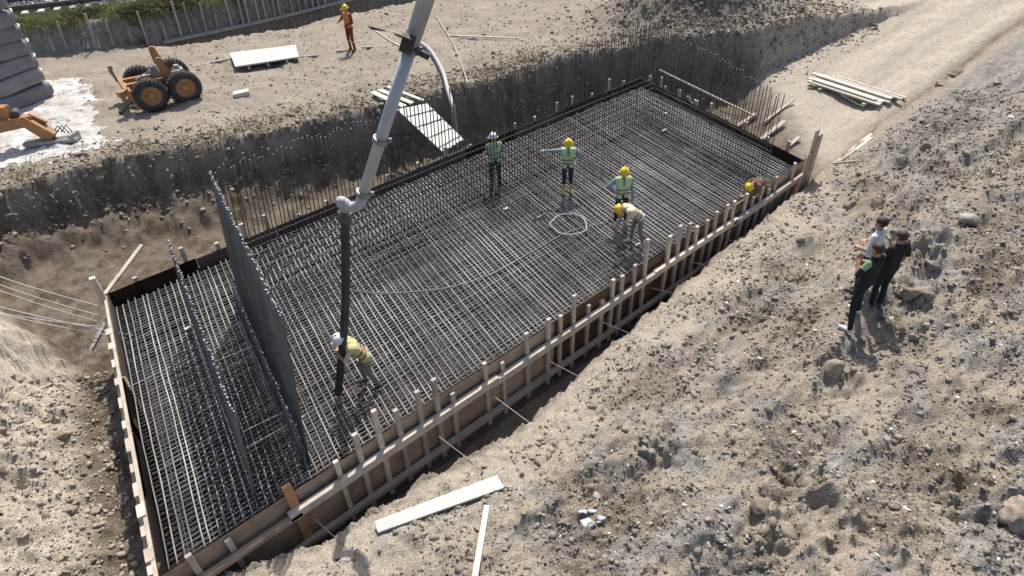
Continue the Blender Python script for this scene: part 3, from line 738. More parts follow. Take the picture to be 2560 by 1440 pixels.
        so = o.modifiers.new("s", 'SOLIDIFY'); so.thickness = -.012
    if extra: extra(th)
    return th

MZ = MAT_Z+.017; WS_ = 0.90
PI = math.pi
# standing on the mat, arm stretched out
person("worker in green vest and yellow boots stretching one arm out sideways", (1.63, 15.95, MZ), PI, stand(
    el=((.46, .03, 1.44), (-.43, -.07, 1.22)), wr=((.71, .06, 1.46), (-.24, .03, 1.05)), hd=((.80, .07, 1.47), (-.17, .08, 1.0)), fore="cloth_grey",
    kn=((.10, .04, .51), (-.10, .02, .51))), "cloth_grey", "cloth_navy", "boot_yellow", vest="vest_green", helmet="helmet_yellow", shin="boot_yellow", scale=WS_)
person("worker in green vest standing upright beside the bending worker", (2.86, 14.30, MZ), PI+.1, stand(
    el=((.40, -.08, 1.2), (-.27, -.02, 1.14)), wr=((.22, .06, 1.08), (-.27, .10, .91)), hd=((.15, .1, 1.04), (-.26, .14, .83)), fore="cloth_grey",
    kn=((.12, .04, .51), (-.13, .03, .51)), an=((.15, 0, .09), (-.16, 0, .09))), "cloth_grey", "cloth_navy", "boot_pale", vest="vest_green", helmet="helmet_yellow", scale=WS_)
bend = dict(hip=(0, 0, .90), chest=(0, .27, 1.12), neck=(0, .42, 1.21), head=(0, .56, 1.22), face=(0, .6, -.8), sh=((.175, .37, 1.17), (-.175, .37, 1.17)), hs=(1, 0, 0),
            el=((.2, .42, .90), (-.2, .44, .90)), wr=((.15, .52, .68), (-.15, .54, .68)), hd=((.13, .56, .60), (-.13, .58, .60)),
            kn=((.11, .10, .49), (-.11, -.02, .49)), an=((.12, .10, .09), (-.12, -.12, .09)))
person("worker in pale vest bending right over near the stakes", (3.13, 13.36, MZ), PI/2+.25, stand(**bend), "cloth_beige", "cloth_olive", "boot_pale", vest="vest_cream", vest_band="cloth_olive",
       helmet="helmet_yellow", sleeve="cloth_beige", scale=WS_)
person("worker in green vest seen through the back rebar curtain", (-.36, 16.42, MZ), .3, stand(
    el=((.26, .05, 1.16), (-.26, .05, 1.16)), wr=((.2, .25, 1.05), (-.2, .25, 1.05)), hd=((.18, .33, 1.05), (-.18, .33, 1.05))), "cloth_grey", "cloth_navy", "boot_dark", vest="vest_green", helmet="helmet_white", scale=WS_)
person("worker kneeling behind the near formwork with only a yellow helmet showing", (6.74, 15.46, MZ), 2.26, stand(
    hip=(0, -.16, .40), chest=(0, .12, .47), neck=(0, .28, .48), head=(0, .40, .46), face=(0, .8, -.6), sh=((.18, .20, .46), (-.18, .20, .46)), hs=(1, 0, 0), el=((.24, .30, .26), (-.24, .30, .26)), wr=((.18, .42, .12), (-.18, .42, .12)), hd=((.16, .50, .08), (-.16, .50, .08)),
    kn=((.14, .14, .10), (-.14, .14, .10)), an=((.12, -.26, .08), (-.12, -.26, .08)), toe=((0, -.12, -.02), (0, -.12, -.02))), "cloth_brown", "cloth_olive", "boot_dark", helmet="helmet_yellow", scale=WS_)
# worker guiding the hose
HOSE_END = Vector((-3.41, 8.62, -.20)); HOSE_TOP = Vector((-2.62, 8.93, 3.62))
def hose_pt(z):
    k = (z-HOSE_END.z)/(HOSE_TOP.z-HOSE_END.z); p = HOSE_END.lerp(HOSE_TOP, k); return p
person("worker in white helmet and dull yellow vest steadying the black hose", (-2.84, 8.86, MZ), 1.92, stand(
    hip=(0, -.02, .93), chest=(0, .16, 1.22), neck=(0, .29, 1.36), head=(0, .37, 1.48), face=(0, .9, -.55), sh=((.18, .23, 1.31), (-.18, .23, 1.31)), hs=(1, 0, 0),
    el=((.27, .33, 1.10), (-.25, .37, 1.09)), wr=((.16, .46, 1.12), (-.15, .44, 1.16)), hd=((.09, .50, 1.15), (-.07, .48, 1.19)),
    kn=((.13, .09, .50), (-.13, -.04, .50)), an=((.14, .05, .09), (-.15, -.2, .09))), "cloth_beige", "cloth_olive", "boot_dark", vest="vest_yellow", vest_band="cloth_brown", helmet="helmet_white", scale=WS_)
# orange worker on the terrace
def leg_bands(th):
    for k, (x, y) in enumerate(((.113, .02), (-.113, .02))):
        mb = MB(); mb.lathe([(.069, 0), (.071, .02), (.069, .045)], (x, y-.01, .36), (0, 0, 1), 14); mb.build("reflective_band", "cloth_beige", th, world=False, smooth=True)
oz = gz(-6.1, 26.8)
person("worker in orange jacket and dark red trousers alone on the terrace", (-6.1, 26.8, oz), PI*.80, stand(
    el=((.34, .02, 1.18), (-.30, .05, 1.16)), wr=((.30, .24, 1.12), (-.12, .24, 1.08)), hd=((.25, .32, 1.13), (-.04, .28, 1.08)), fore="cloth_maroon"),
    "cloth_orange", "cloth_maroon", "cloth_maroon", sleeve="cloth_maroon", helmet="helmet_yellow", extra=leg_bands)
# bystanders on the near bank
px, py = 6.52, 9.34
person("bystander in black with lime shoulders and white shoes, nearest of the three", (px, py, gz(px, py)-.01), .55, stand(
    el=((.27, .08, 1.17), (-.33, .04, 1.20)), wr=((.14, .28, 1.16), (-.20, .16, 1.36)), hd=((.08, .33, 1.18), (-.14, .18, 1.44)),
    kn=((.17, .10, .51), (-.20, -.03, .52)), an=((.25, .06, .09), (-.36, -.20, .10)), cap="cloth_lime"), "cloth_black", "cloth_black", "shoe_white", sleeve="cloth_black", scale=1.02)
px, py = 7.14, 9.74
person("bystander in plain black top on the right of the three", (px, py, gz(px, py)-.01), .35, stand(
    el=((.31, -.04, 1.17), (-.28, .08, 1.17)), wr=((.27, .12, 1.0), (-.18, .28, 1.15)), hd=((.24, .19, .97), (-.14, .34, 1.2))), "cloth_black", "cloth_black", "boot_dark", sleeve="cloth_black", scale=1.0)
px, py = 7.10, 10.36
person("bystander in white shirt standing behind the two dressed in black", (px, py, gz(px, py)-.01), .75, stand(
    el=((.26, .0, 1.15), (-.27, .0, 1.15)), wr=((.16, .20, 1.08), (-.16, .20, 1.06)), hd=((.09, .24, 1.08), (-.09, .25, 1.06))), "cloth_white", "cloth_navy", "boot_dark", sleeve="cloth_white", scale=1.03)

# ------------------------------------------------------------------ concrete pump boom and hose
P0 = Vector((-2.18, 8.46, 4.20)); P1 = Vector((-0.91, 8.26, 7.0)); bd = (P1-P0).normalized(); blen = (P1-P0).length
bm_ = thing("pump_boom", "pale grey concrete pump boom pipe slanting down over the pit", "pump boom", P0)
mb = MB(); mb.tube([P0, P0.lerp(P1, .5), P0.lerp(P1, .78)], .083, 16); mb.build("lower_pipe", "boom_paint", bm_, smooth=True)
mb = MB(); mb.tube([P0.lerp(P1, .80), P0.lerp(P1, 1.6)], [.096, .12], 16); mb.build("upper_pipe", "boom_paint", bm_, smooth=True)
for k in (.03, .34, .79):
    c = P0.lerp(P1, k)
    mb = MB(); mb.lathe([(.09, -.04), (.112, -.035), (.116, .0), (.112, .035), (.09, .04)], c, bd, 16)
    mb.box(c+Vector((.125, -.02, 0)), (.07, .04, .06)); mb.build("pipe_clamp", "machine_grey", bm_)
c = P0.lerp(P1, .81); mb = MB(); mb.box(c+Vector((-.03, -.11, .05)), (.16, .09, .22), Euler((.3, .4, 0))); mb.box(c+Vector((.10, -.05, -.08)), (.26, .07, .07), Euler((0, .5, 0)))
mb.build("bracket", "machine_dark", bm_)
e1 = P0-bd*.10; side = Vector((-.8, .25, 0)).normalized()
path = [P0, P0-bd*.10, P0-bd*.17+side*.05, P0-bd*.19+side*.15, P0-bd*.13+side*.25, P0-bd*.10+side*.33+Vector((0, 0, -.02)), HOSE_TOP+Vector((.02, -.02, .14)), HOSE_TOP]
def smooth_path(pts, sub=5):
    pts = [Vector(p) for p in pts]; out = []
    for i in range(len(pts)-1):
        a = pts[max(i-1, 0)]; b = pts[i]; c_ = pts[i+1]; d_ = pts[min(i+2, len(pts)-1)]
        for k in range(sub):
            t = k/sub
            out.append(0.5*((2*b)+(c_-a)*t+(2*a-5*b+4*c_-d_)*t*t+(3*b-a-3*c_+d_)*t**3))
    out.append(pts[-1]); return out
mb = MB(); mb.tube(smooth_path(path), .080, 14); mb.build("elbow_pipe", "elbow_paint", bm_, smooth=True)
hs_ = thing("delivery_hose", "black rubber concrete hose hanging down to the mat", "hose", HOSE_END)
hp = [HOSE_TOP, HOSE_TOP.lerp(HOSE_END, .2)+Vector((.03, .03, 0)), HOSE_TOP.lerp(HOSE_END, .5)+Vector((.06, .05, 0)), HOSE_TOP.lerp(HOSE_END, .8)+Vector((.03, .02, 0)), HOSE_END]
mb = MB(); mb.tube(smooth_path(hp, 6), .073, 14); mb.build("rubber_tube", "hose_rubber", hs_, smooth=True)
ha = (HOSE_TOP-HOSE_END).normalized()
mb = MB(); mb.lathe([(.082, -.09), (.112, -.085), (.112, -.02), (.098, 0), (.114, .03), (.114, .08), (.09, .09)], HOSE_TOP-ha*.02, ha, 16); mb.build("coupling", "clamp_steel", hs_)
# cables looped from the boom
def cable(name, label, pts, r, mat, cat="cable"):
    mb = MB(); mb.tube(smooth_path(pts, 8), r, 8); o = mb.build(name, mat, smooth=True, origin=pts[-1]); tag(o, label, cat); return o
j = P0.lerp(P1, .79)
cable("drain_hose", "thick pale hose draped over the terrace edge right of the boom", [(-3.61, 27.6, 0.3), (-2.92, 26.16, 0.36), (-2.29, 23.79, 0.42), (-1.96, 21.81, 0.45), (-1.75, 20.64, 0.3), (-1.76, 21.16, -0.8), (-1.78, 21.5, -1.5)], .075, "cable_grey", "hose")
cable("ground_rope", "thin pale rope trailing over the terrace edge into the pit", [(-3.01, 30.9, 0.27), (-2.22, 27.8, 0.27), (-1.69, 25.09, 0.3), (-1.33, 22.7, 0.36), (-1.23, 23.16, -0.5), (-1.13, 23.92, -1.5)], .018, "wire_steel", "rope")
cable("dark_hose", "dark hose lying on the terrace between boom and orange-clad worker", [(-5.82, 29.64, 0.26), (-5.13, 29.09, 0.24), (-4.36, 28.37, 0.24), (-3.8, 27.8, 0.24)], .06, "hose_rubber", "hose")
cable("rope_end", "short pale rope sticking out left of the boom clamp", [j+Vector((-.08, 0, .02)), j+Vector((-.25, .05, .10)), j+Vector((-.42, .12, .20))], .012, "wire_steel", "rope")
# vibrator hose coiled on the mat
cz = MAT_Z+.035
coil = [(-3.8, 11.87, cz), (-3.04, 11.71, cz), (-2.3, 11.71, cz), (-1.39, 11.85, cz), (-.46, 12.29, cz), (.42, 13.04, cz), (1.37, 13.85, cz), (2.14, 14.2, cz), (2.6, 14.35, cz+.02), (2.74, 14.22, cz+.75)]
cable("vibrator_cable", "long grey cable trailing across the mat to the upright worker", coil, .012, "cable_dim")
ring = [(1.45+(.62-.028*k+jit(.07))*math.cos(.5+k*.50)+.02*k, 14.2+(.55-.012*k+jit(.06))*math.sin(.5+k*.50), cz+.01+.004*k) for k in range(15)]
cable("coiled_hose", "grey vibrator hose coiled in a loop on the mat", ring+[(1.55, 14.85, cz+.05), (1.48, 15.0, cz+.22)], .017, "cable_grey", "hose")
mb = MB(); mb.tube([(.60, 14.48, cz+.02), (.78, 14.60, cz+.04), (.95, 14.72, cz+.05)], [.018, .04, .03], 10); o = mb.build("concrete_vibrator", "clamp_steel", origin=(.6, 14.48, cz), smooth=True); tag(o, "short steel vibrator lying left of the coiled hose", "vibrator")
for k, (x, y, L, a, lab) in enumerate(((5.0, 19.5, .2, .6, "white offcut on the mat near the far right corner"), (5.3, 20.8, .15, .2, "small white offcut at the foot of the far right corner"), (-7.12, 10.66, .18, .7, "white offcut beside the first cross curtain"), (-.15, 15.1, .13, .5, "white scrap on the mat in front of the back curtain"))):
    o = board("offcut", "white_board", None, (x, y, MAT_Z+.04), (x+L*math.cos(a), y+L*math.sin(a), MAT_Z+.05), .07, .035); tag(o, lab, "offcut")

# ------------------------------------------------------------------ wheeled chassis on the terrace
mx, my = -11.98, 22.62
mzz = min(gz(-12.0, 21.66), gz(-10.93, 22.39))
yaw = math.atan2(-.565, -.825)
mc = thing("wheeled_chassis", "rusty orange four-wheeled machine chassis without a cab", "machine", (mx, my, mzz), yaw); mc.scale = (.84, .84, .84)
WR, WW = .63, .46
def wheel(x, y):
    k = 1 if y > 0 else -1
    prof = [(.36, -.20), (.42, -.225), (.54, -.235), (.605, -.19), (.63, -.10), (.635, 0), (.63, .10), (.605, .19), (.54, .235), (.42, .225), (.36, .20)]
    mb = MB(); mb.lathe(prof, (x, y, WR), (0, 1, 0), 32, cap=False)
    for i in range(26):
        for sgn in (-1, 1):
            a = 2*PI*(i+(.25 if sgn > 0 else -.25))/26
            c_ = Vector((x+math.cos(a)*.632, y+sgn*.105, WR+math.sin(a)*.632))
            R = Matrix.Rotation(-a, 3, 'Y') @ Matrix.Rotation(sgn*.5, 3, 'X')
            mb.box(c_, (.035, .20, .06), R)
    t = mb.build("wheel", "rubber", mc, world=False)
    mb = MB(); mb.lathe([(.35, -.16*k), (.39, .205*k), (.36, .22*k), (.33, .15*k), (.30, .13*k), (.16, .11*k), (.05, .11*k)], (x, y, WR), (0, 1, 0), 28)
    rim = mb.build("rim", "machine_orange", t, world=False, smooth=False)
    mb = MB(); mb.lathe([(.15, .08*k), (.15, .15*k), (.11, .18*k), (.05, .19*k)], (x, y, WR), (0, 1, 0), 16)
    for i in range(8):
        a = 2*PI*i/8; mb.lathe([(.018, .10*k), (.018, .14*k)], (x+math.cos(a)*.19, y, WR+math.sin(a)*.19), (0, 1, 0), 6)
    hb = mb.build("hub", "machine_orange", t, world=False)
for x in (-.66, .66):
    for y in (-.92, .92): wheel(x, y)
for x in (-.66, .66):
    mb = MB(); mb.tube([(x, -.8, WR), (x, -.3, WR), (x, 0, WR), (x, .3, WR), (x, .8, WR)], [.10, .12, .20, .12, .10], 12); mb.build("axle", "machine_dark", mc, world=False, smooth=True)
for y in (-.34, .34):
    mb = MB(); mb.beam((-.35, y, .88), (1.32, y, .94), .16, .24); mb.beam((-.9, y*.8, .78), (-.3, y, .88), .12, .16); mb.build("frame_rail", "machine_orange", mc, world=False)
mb = MB(); mb.beam((1.38, -.95, .82), (1.38, .95, .82), .20, .30); mb.beam((1.46, -.85, .82), (1.62, -1.0, 1.32), .10, .14, upv=(0, 1, 0)); mb.build("front_crossbeam", "machine_orange", mc, world=False)
mb = MB(); mb.beam((1.42, .78, 1.02), (1.25, 1.02, .22), .34, .09, .24, .09, upv=(1, 0, 0)); mb.build("front_plate", "machine_orange", mc, world=False)
mb = MB(); mb.box((1.62, .78, .88), (.30, .26, .22), Euler((0, 0, .3))); mb.tube([(1.62, .8, .75), (1.66, .84, .6)], .08, 10); mb.build("lug_block", "machine_orange", mc, world=False)
mb = MB(); mb.tube([(1.5, -.95, .8), (1.55, -1.0, 1.35)], .05, 8); mb.lathe([(.09, -.04), (.10, 0), (.09, .04)], (1.55, -1.0, 1.40), (0, 1, 0), 14); mb.build("front_post", "machine_grey", mc, world=False)
for y, h in ((-.40, 1.95), (.42, 1.72)):
    mb = MB(); mb.beam((-.30, y, .72), (-.12, y, h), .10, .50, .09, .24, upv=(1, 0, 0)); mb.lathe([(.11, -.06), (.12, 0), (.11, .06)], (-.12, y, h), (0, 1, 0), 14)
    mb.build("tower_plate", "machine_orange", mc, world=False)
mb = MB(); mb.box((.05, 0, 1.05), (.5, .42, .42)); mb.lathe([(.14, -.25), (.16, -.1), (.16, .12), (.12, .2)], (.1, .05, 1.32), (.4, .3, 1), 14); mb.tube([(.25, -.15, 1.2), (.5, -.2, 1.1), (.9, -.1, .98)], .05, 8)
mb.lathe([(.10, -.12), (.12, 0), (.10, .12)], (.55, .08, 1.05), (0, 0, 1), 12); mb.build("engine_block", "machine_grey", mc, world=False)
for y in (.18, .26, .34):
    mb = MB(); mb.tube(smooth_path([(-.35, y-.1, 1.0), (-.55, y, 1.12), (-.8, y+.08, 1.08), (-.95, y+.1, .85)], 5), .022, 7); mb.build("hydraulic_line", "cable_grey", mc, world=False, smooth=True)
mb = MB(); mb.box((-.78, -.08, .98), (.36, .4, .22)); mb.lathe([(.12, 0), (.14, .08), (.10, .16)], (-.75, -.1, 1.08), (0, 0, 1), 12); mb.build("gear_case", "machine_grey", mc, world=False)
mb = MB(); mb.tube([(1.3, -.1, .18), (1.9, .55, .10)], .035, 8); mb.box((1.92, .57, .12), (.14, .10, .12)); mb.build("tow_bar", "machine_dark", mc, world=False)

# ------------------------------------------------------------------ orange arm at the left edge
la = thing("loader_arm", "orange machine arm with grey blade reaching in from the left edge", "machine arm", (-14.4, 19.1, .2))
mb = MB(); mb.beam((-17.0, 18.15, .95), (-14.55, 19.3, .98), .26, .42, .24, .30); mb.build("boom_beam", "machine_orange", la)
mb = MB(); mb.beam((-15.22, 19.12, .80), (-15.20, 19.14, 1.50), .36, .30, .32, .26, upv=(0, 1, 0)); mb.build("upright_bracket", "machine_orange", la)
mb = MB(); mb.lathe([(.10, -.16), (.12, -.14), (.12, .14), (.10, .16)], (-14.95, 19.25, 1.22), (.4, -.9, 0), 16); mb.build("pivot_pin", "machine_dark", la)
mb = MB(); mb.beam((-14.75, 19.22, 1.0), (-14.12, 19.2, .42), .26, .34, .24, .42); mb.beam((-14.62, 19.32, 1.14), (-14.20, 19.32, .86), .10, .10); mb.build("knuckle", "machine_orange", la)
mb = MB(); mb.beam((-14.95, 19.0, .34), (-13.42, 19.25, .34), .34, .10); mb.beam((-13.55, 19.05, .40), (-13.48, 19.45, .40), .10, .22); mb.build("blade", "machine_grey", la)
for k in range(3):
    mb = MB(); mb.tube([(-14.1+.12*k, 19.25, .55), (-13.95+.12*k, 19.35+.02*k, .72), (-13.85+.12*k, 19.4, .45)], .02, 6); mb.build("hydraulic_line", "rubber", la, smooth=True)

# ------------------------------------------------------------------ stack of grey sacks at the left edge
sd = Vector((.573, .820, 0)); sn = Vector((.820, -.573, 0)); names = ["lowest", "second lowest", "third from the ground", "fourth from the ground", "fifth from the ground", "sixth from the ground", "seventh from the ground", "topmost"]
zst = gz(-16.6, 22.6)-.03
for k in range(8):
    hgt = .50; L = 2.6+jit(.1); wd = 1.7
    cc_ = Vector((-16.15, 23.0, 0)) - sd*(L/2-.05+jit(.05)) - sn*(wd/2-jit(.06)+.02*k); cc_.z = zst+hgt*k+hgt/2
    bmx = bmesh.new(); bmesh.ops.create_cube(bmx, size=1.0); bmesh.ops.subdivide_edges(bmx, edges=bmx.edges, cuts=9, use_grid_fill=True)
    for v in bmx.verts:
        x, y, z = v.co*2
        rr = 1-.05*(abs(x)**6)*(abs(z)**3)-.03*abs(x)**8
        ry = 1-.06*abs(z)**5-.04*abs(x)**8
        sag = -.05*math.cos(x*2.4+k)-.03*math.sin(y*3+k*2)
        wob = float(fbm(np.array([x*1.8+k*7]), np.array([y*1.8+z*1.3]), 3)[0])*.06
        v.co = Vector((x*L/2*rr+wob*.4, y*wd/2*ry+wob, z*hgt/2*(1.04-.07*abs(y)**5-.10*abs(x)**6)+sag*.9))
    me = bpy.data.meshes.new("bulk_sack"); bmx.to_mesh(me); bmx.free(); me.materials.append(MATS["sack_fabric"])
    me.polygons.foreach_set("use_smooth", np.ones(len(me.polygons), bool))
    th = thing("bulk_sack", "grey bulk sack, %s in the stack at the left edge" % names[k], "sack", cc_-Vector((0, 0, hgt/2)), 0, "stacked grey sacks")
    R = Matrix((sd, -sn, Vector((0, 0, 1)))).transposed().to_4x4(); R.translation = Vector((0, 0, hgt/2))
    add("sack_body", me, th, mat4=R)
    mb = MB(); e_ = cc_+sd*(L/2-.06)+sn*(wd/2-.30)
    mb.tube(smooth_path([e_+Vector((0, 0, .14)), e_+sd*.07+sn*.10+Vector((0, 0, .20)), e_+sn*.24+Vector((0, 0, .13))], 5), .034, 7); mb.build("lifting_loop", "sack_pale", th, smooth=True)

# spilled cement on the terrace
def spill(name, poly, mat, dz, amp):
    poly = np.array(poly); mn = poly.min(0)-.4; mx_ = poly.max(0)+.4; st = .034
    gx = np.arange(mn[0], mx_[0], st); gy = np.arange(mn[1], mx_[1], st); X, Y = np.meshgrid(gx, gy)
    Xq = X+amp*fbm(X*1.6, Y*1.6, 6, .62); Yq = Y+amp*fbm(X*1.6+9, Y*1.6, 6, .62)
    ins = np.zeros(X.shape, bool); n = len(poly)
    for i in range(n):
        x1, y1 = poly[i]; x2, y2 = poly[(i+1) % n]
        c_ = ((y1 > Yq) != (y2 > Yq)) & (Xq < (x2-x1)*(Yq-y1)/(y2-y1+1e-12)+x1); ins ^= c_
    Z = ground_h(X, Y)*.35 + ground_h(X, Y, False)*.65 + dz
    Z = np.maximum(Z, ground_h(X, Y)+.008)
    r, c = X.shape; idx = np.arange(r*c).reshape(r, c)
    cell = ins[:-1, :-1] & ins[1:, :-1] & ins[:-1, 1:] & ins[1:, 1:]
    q = np.stack([idx[:-1, :-1], idx[:-1, 1:], idx[1:, 1:], idx[1:, :-1]], -1)[cell]
    used, inv = np.unique(q, return_inverse=True)
    v = np.stack([X, Y, Z], -1).reshape(-1, 3)[used]
    o = add(name, fast_mesh(name, v, inv.reshape(q.shape), mat, True)); o["kind"] = "structure"
spill("cement_spill", [(-18.5, 24.6), (-16.0, 24.6), (-15.0, 23.3), (-14.2, 22.1), (-13.7, 20.9), (-12.7, 19.7), (-12.3, 19.1), (-13.0, 18.3), (-14.3, 17.7), (-16.5, 17.4), (-19, 19)], "cement", .014, .55)

# ------------------------------------------------------------------ railway bank: rails, sleepers, posts, grass
ra, rb = np.array((-22.5, 29.25)), np.array((-9.0, 33.6)); rl = np.linalg.norm(rb-ra); re = (rb-ra)/rl; rn = np.array((-re[1], re[0]))
rzh = 1.36
tr = thing("railway_track", "railway track on concrete sleepers along the top left", "railway", V3((ra+rb)/2, rzh))
for g_ in (0, 1.5):
    mb = MB(); pa, pb = V3(ra+rn*g_, rzh+.20), V3(rb+rn*g_, rzh+.20)
    mb.beam(pa, pb, .07, .05); mb.beam(pa-Vector((0, 0, .08)), pb-Vector((0, 0, .08)), .02, .12); mb.beam(pa-Vector((0, 0, .145)), pb-Vector((0, 0, .145)), .13, .02); mb.build("rail", "rail_steel", tr)
for i in range(int(rl/.62)):
    p = ra+re*(.3+i*.62)
    mb = MB(); mb.beam(V3(p-rn*.55, rzh-.02), V3(p+rn*2.05, rzh-.02), .24, .12); mb.build("sleeper", "sleeper_concrete", tr)
bv, bf = ICO1[0], ICO1[1]
def scatter(name, P, S, mat, base=ICO1, squash=.65, kind="stuff", parent=None, jitter=.25):
    n = len(P); bv, bf = base
    ang = rng.random((n, 3))*2*PI
    cx, sx = np.cos(ang[:, 0]), np.sin(ang[:, 0]); cz_, sz = np.cos(ang[:, 2]), np.sin(ang[:, 2])
    out = np.empty((n, len(bv), 3), np.float32)
    sc_ = rng.uniform(.6, 1.25, (n, 3)); sc_[:, 2] *= squash
    nz = 1+rng.normal(0, jitter, (n, len(bv)))
    v = bv[None]*nz[:, :, None]*sc_[:, None, :]
    y = v[:, :, 1]*cx[:, None]*1-v[:, :, 2]*sx[:, None]*.35; z = v[:, :, 1]*sx[:, None]*.35+v[:, :, 2]
    x = v[:, :, 0]; xr = x*cz_[:, None]-y*sz[:, None]; yr = x*sz[:, None]+y*cz_[:, None]
    out[:, :, 0] = xr*S[:, None]+P[:, None, 0]; out[:, :, 1] = yr*S[:, None]+P[:, None, 1]; out[:, :, 2] = z*S[:, None]+P[:, None, 2]
    f = (bf[None]+(np.arange(n)*len(bv))[:, None, None]).reshape(-1, 3)
    o = add(name, fast_mesh(name, out.reshape(-1, 3), f, mat), parent)
    if kind: o["kind"] = kind
    return o
def ico0():
    bm = bmesh.new(); bmesh.ops.create_icosphere(bm, subdivisions=1, radius=1.0)
    bm.free()
    g_ = (1+5**.5)/2; v = np.array([(-1, g_, 0), (1, g_, 0), (-1, -g_, 0), (1, -g_, 0), (0, -1, g_), (0, 1, g_), (0, -1, -g_), (0, 1, -g_), (g_, 0, -1), (g_, 0, 1), (-g_, 0, -1), (-g_, 0, 1)])/math.sqrt(1+g_*g_)
    f = np.array([(0, 11, 5), (0, 5, 1), (0, 1, 7), (0, 7, 10), (0, 10, 11), (1, 5, 9), (5, 11, 4), (11, 10, 2), (10, 7, 6), (7, 1, 8), (3, 9, 4), (3, 4, 2), (3, 2, 6), (3, 6, 8), (3, 8, 9), (4, 9, 5), (2, 4, 11), (6, 2, 10), (8, 6, 7), (9, 8, 1)])
    return v, f
ICO0 = ico0()
n = 5200; s_ = rng.random(n)*rl; g_ = rng.uniform(-.8, 2.5, n); P = ra+np.outer(s_, re)+np.outer(g_, rn)
scatter("ballast", np.column_stack([P, ground_h(P[:, 0], P[:, 1], False)+rng.uniform(0, .09, n)*(np.abs(g_-.75) < 1.2)]), rng.uniform(.05, .10, n), "ballast", ICO0)
# stakes along the railway bank
k = 0
for x in list(np.arange(-18.2, -14.2, .62))+list(np.arange(-14.0, -12.2, .45))+list(np.arange(-12.1, -10.2, .30))+list(np.arange(-9.9, -6.6, .27)):
    x += jit(.06); yb = float(np.interp(x, XW, YW)); big = (x > -12.1) or random.random() < .45
    h = random.uniform(1.1, 1.5) if big else random.uniform(.35, .75)
    z0 = .18
    mb = MB(); lx = jit(.05); mb.tube([(x, yb-.06, z0-.1), (x+lx, yb+.06, z0+h)], .05 if big else .045, 6)
    o = mb.build("bank_stake", "post_concrete", origin=(x, yb-.06, z0)); tag(o, "pale stake in the row against the dark railway bank", "stake", "stakes along the railway bank"); k += 1
# low concrete ledge in front of the stakes
mb = MB()
for xa in np.arange(-14.6, -6.6, .5):
    pa = (xa, float(np.interp(xa, XW, YW))-.10, .17); pb = (xa+.49, float(np.interp(xa+.49, XW, YW))-.10, .17); mb.beam(pa, pb, .22, .10)
o = mb.build("concrete_ledge", "post_concrete", origin=(-10.6, 31, -.1)); tag(o, "narrow concrete ledge at the foot of the bank stakes", "ledge")
def blades(name, P, hgt, mat, w=.012, spread=.35):
    n = len(P); a = rng.random(n)*2*PI; l = rng.uniform(.6, 1.3, n)*hgt
    dx = np.cos(a)*w; dy = np.sin(a)*w; tx = rng.normal(0, spread, n)*l; ty = rng.normal(0, spread, n)*l
    v = np.empty((n, 4, 3), np.float32)
    v[:, 0] = P+np.column_stack([dx, dy, -0.03+0*dx]); v[:, 1] = P-np.column_stack([dx, dy, 0.03+0*dx])
    v[:, 2] = P+np.column_stack([tx*.5-dx*.6, ty*.5-dy*.6, l*.6]); v[:, 3] = P+np.column_stack([tx, ty, l])
    b = np.arange(n)[:, None]*4; f = np.concatenate([b+np.array([[0, 1, 2]]), b+np.array([[2, 3, 0]])])
    o = add(name, fast_mesh(name, v.reshape(-1, 3), f, mat)); o["kind"] = "stuff"; return o
n = 26000; x = rng.uniform(-21.5, -6.5, n); yb = np.interp(x, XW, YW); y = yb+rng.uniform(.12, 2.35, n)
keep = fbm(x*.8, y*.8+50, 3)+.35*rng.random(n) > -.05; x, y = x[keep], y[keep]
blades("grass", np.column_stack([x, y, ground_h(x, y, False)]), .17, "grass", .020)
n = 5000; c0 = rng.integers(0, 16, n); cxs = rng.uniform(-19.5, -9, 16); cys = np.interp(cxs, XW, YW)+rng.uniform(.4, 1.0, 16)
x = cxs[c0]+rng.normal(0, .32, n); y = cys[c0]+rng.normal(0, .25, n)
blades("scrub", np.column_stack([x, y, ground_h(x, y, False)+rng.uniform(0, .15, n)]), .20, "shrub", .03, .8)

# ------------------------------------------------------------------ boards and timber lying about
wb = thing("board_stack", "white board lying on short timbers behind the machine chassis", "board", (-9.4, 26.1, gz(-9.4, 26.1)))
cnr = [(-10.93, 26.49), (-8.46, 27.18), (-8.00, 25.76), (-10.22, 24.91)]
mb = MB(); zz = gz(-9.4, 26.1)+.22
mb.add([(x, y, zz) for x, y in cnr]+[(x, y, zz-.05) for x, y in cnr], [(0, 1, 2, 3), (7, 6, 5, 4), (0, 4, 5, 1), (1, 5, 6, 2), (2, 6, 7, 3), (3, 7, 4, 0)]); mb.build("sheet", "white_board", wb)
for k in (.2, .5, .8):
    a = np.array(cnr[3])*(1-k)+np.array(cnr[2])*k; b = np.array(cnr[0])*(1-k)+np.array(cnr[1])*k; e_ = (a-b)/np.linalg.norm(a-b)
    board("bearer", "timber_grey", wb, V3(b-e_*.3*(k < .4), zz-.12), V3(a+e_*.03, zz-.12), .09, .12)
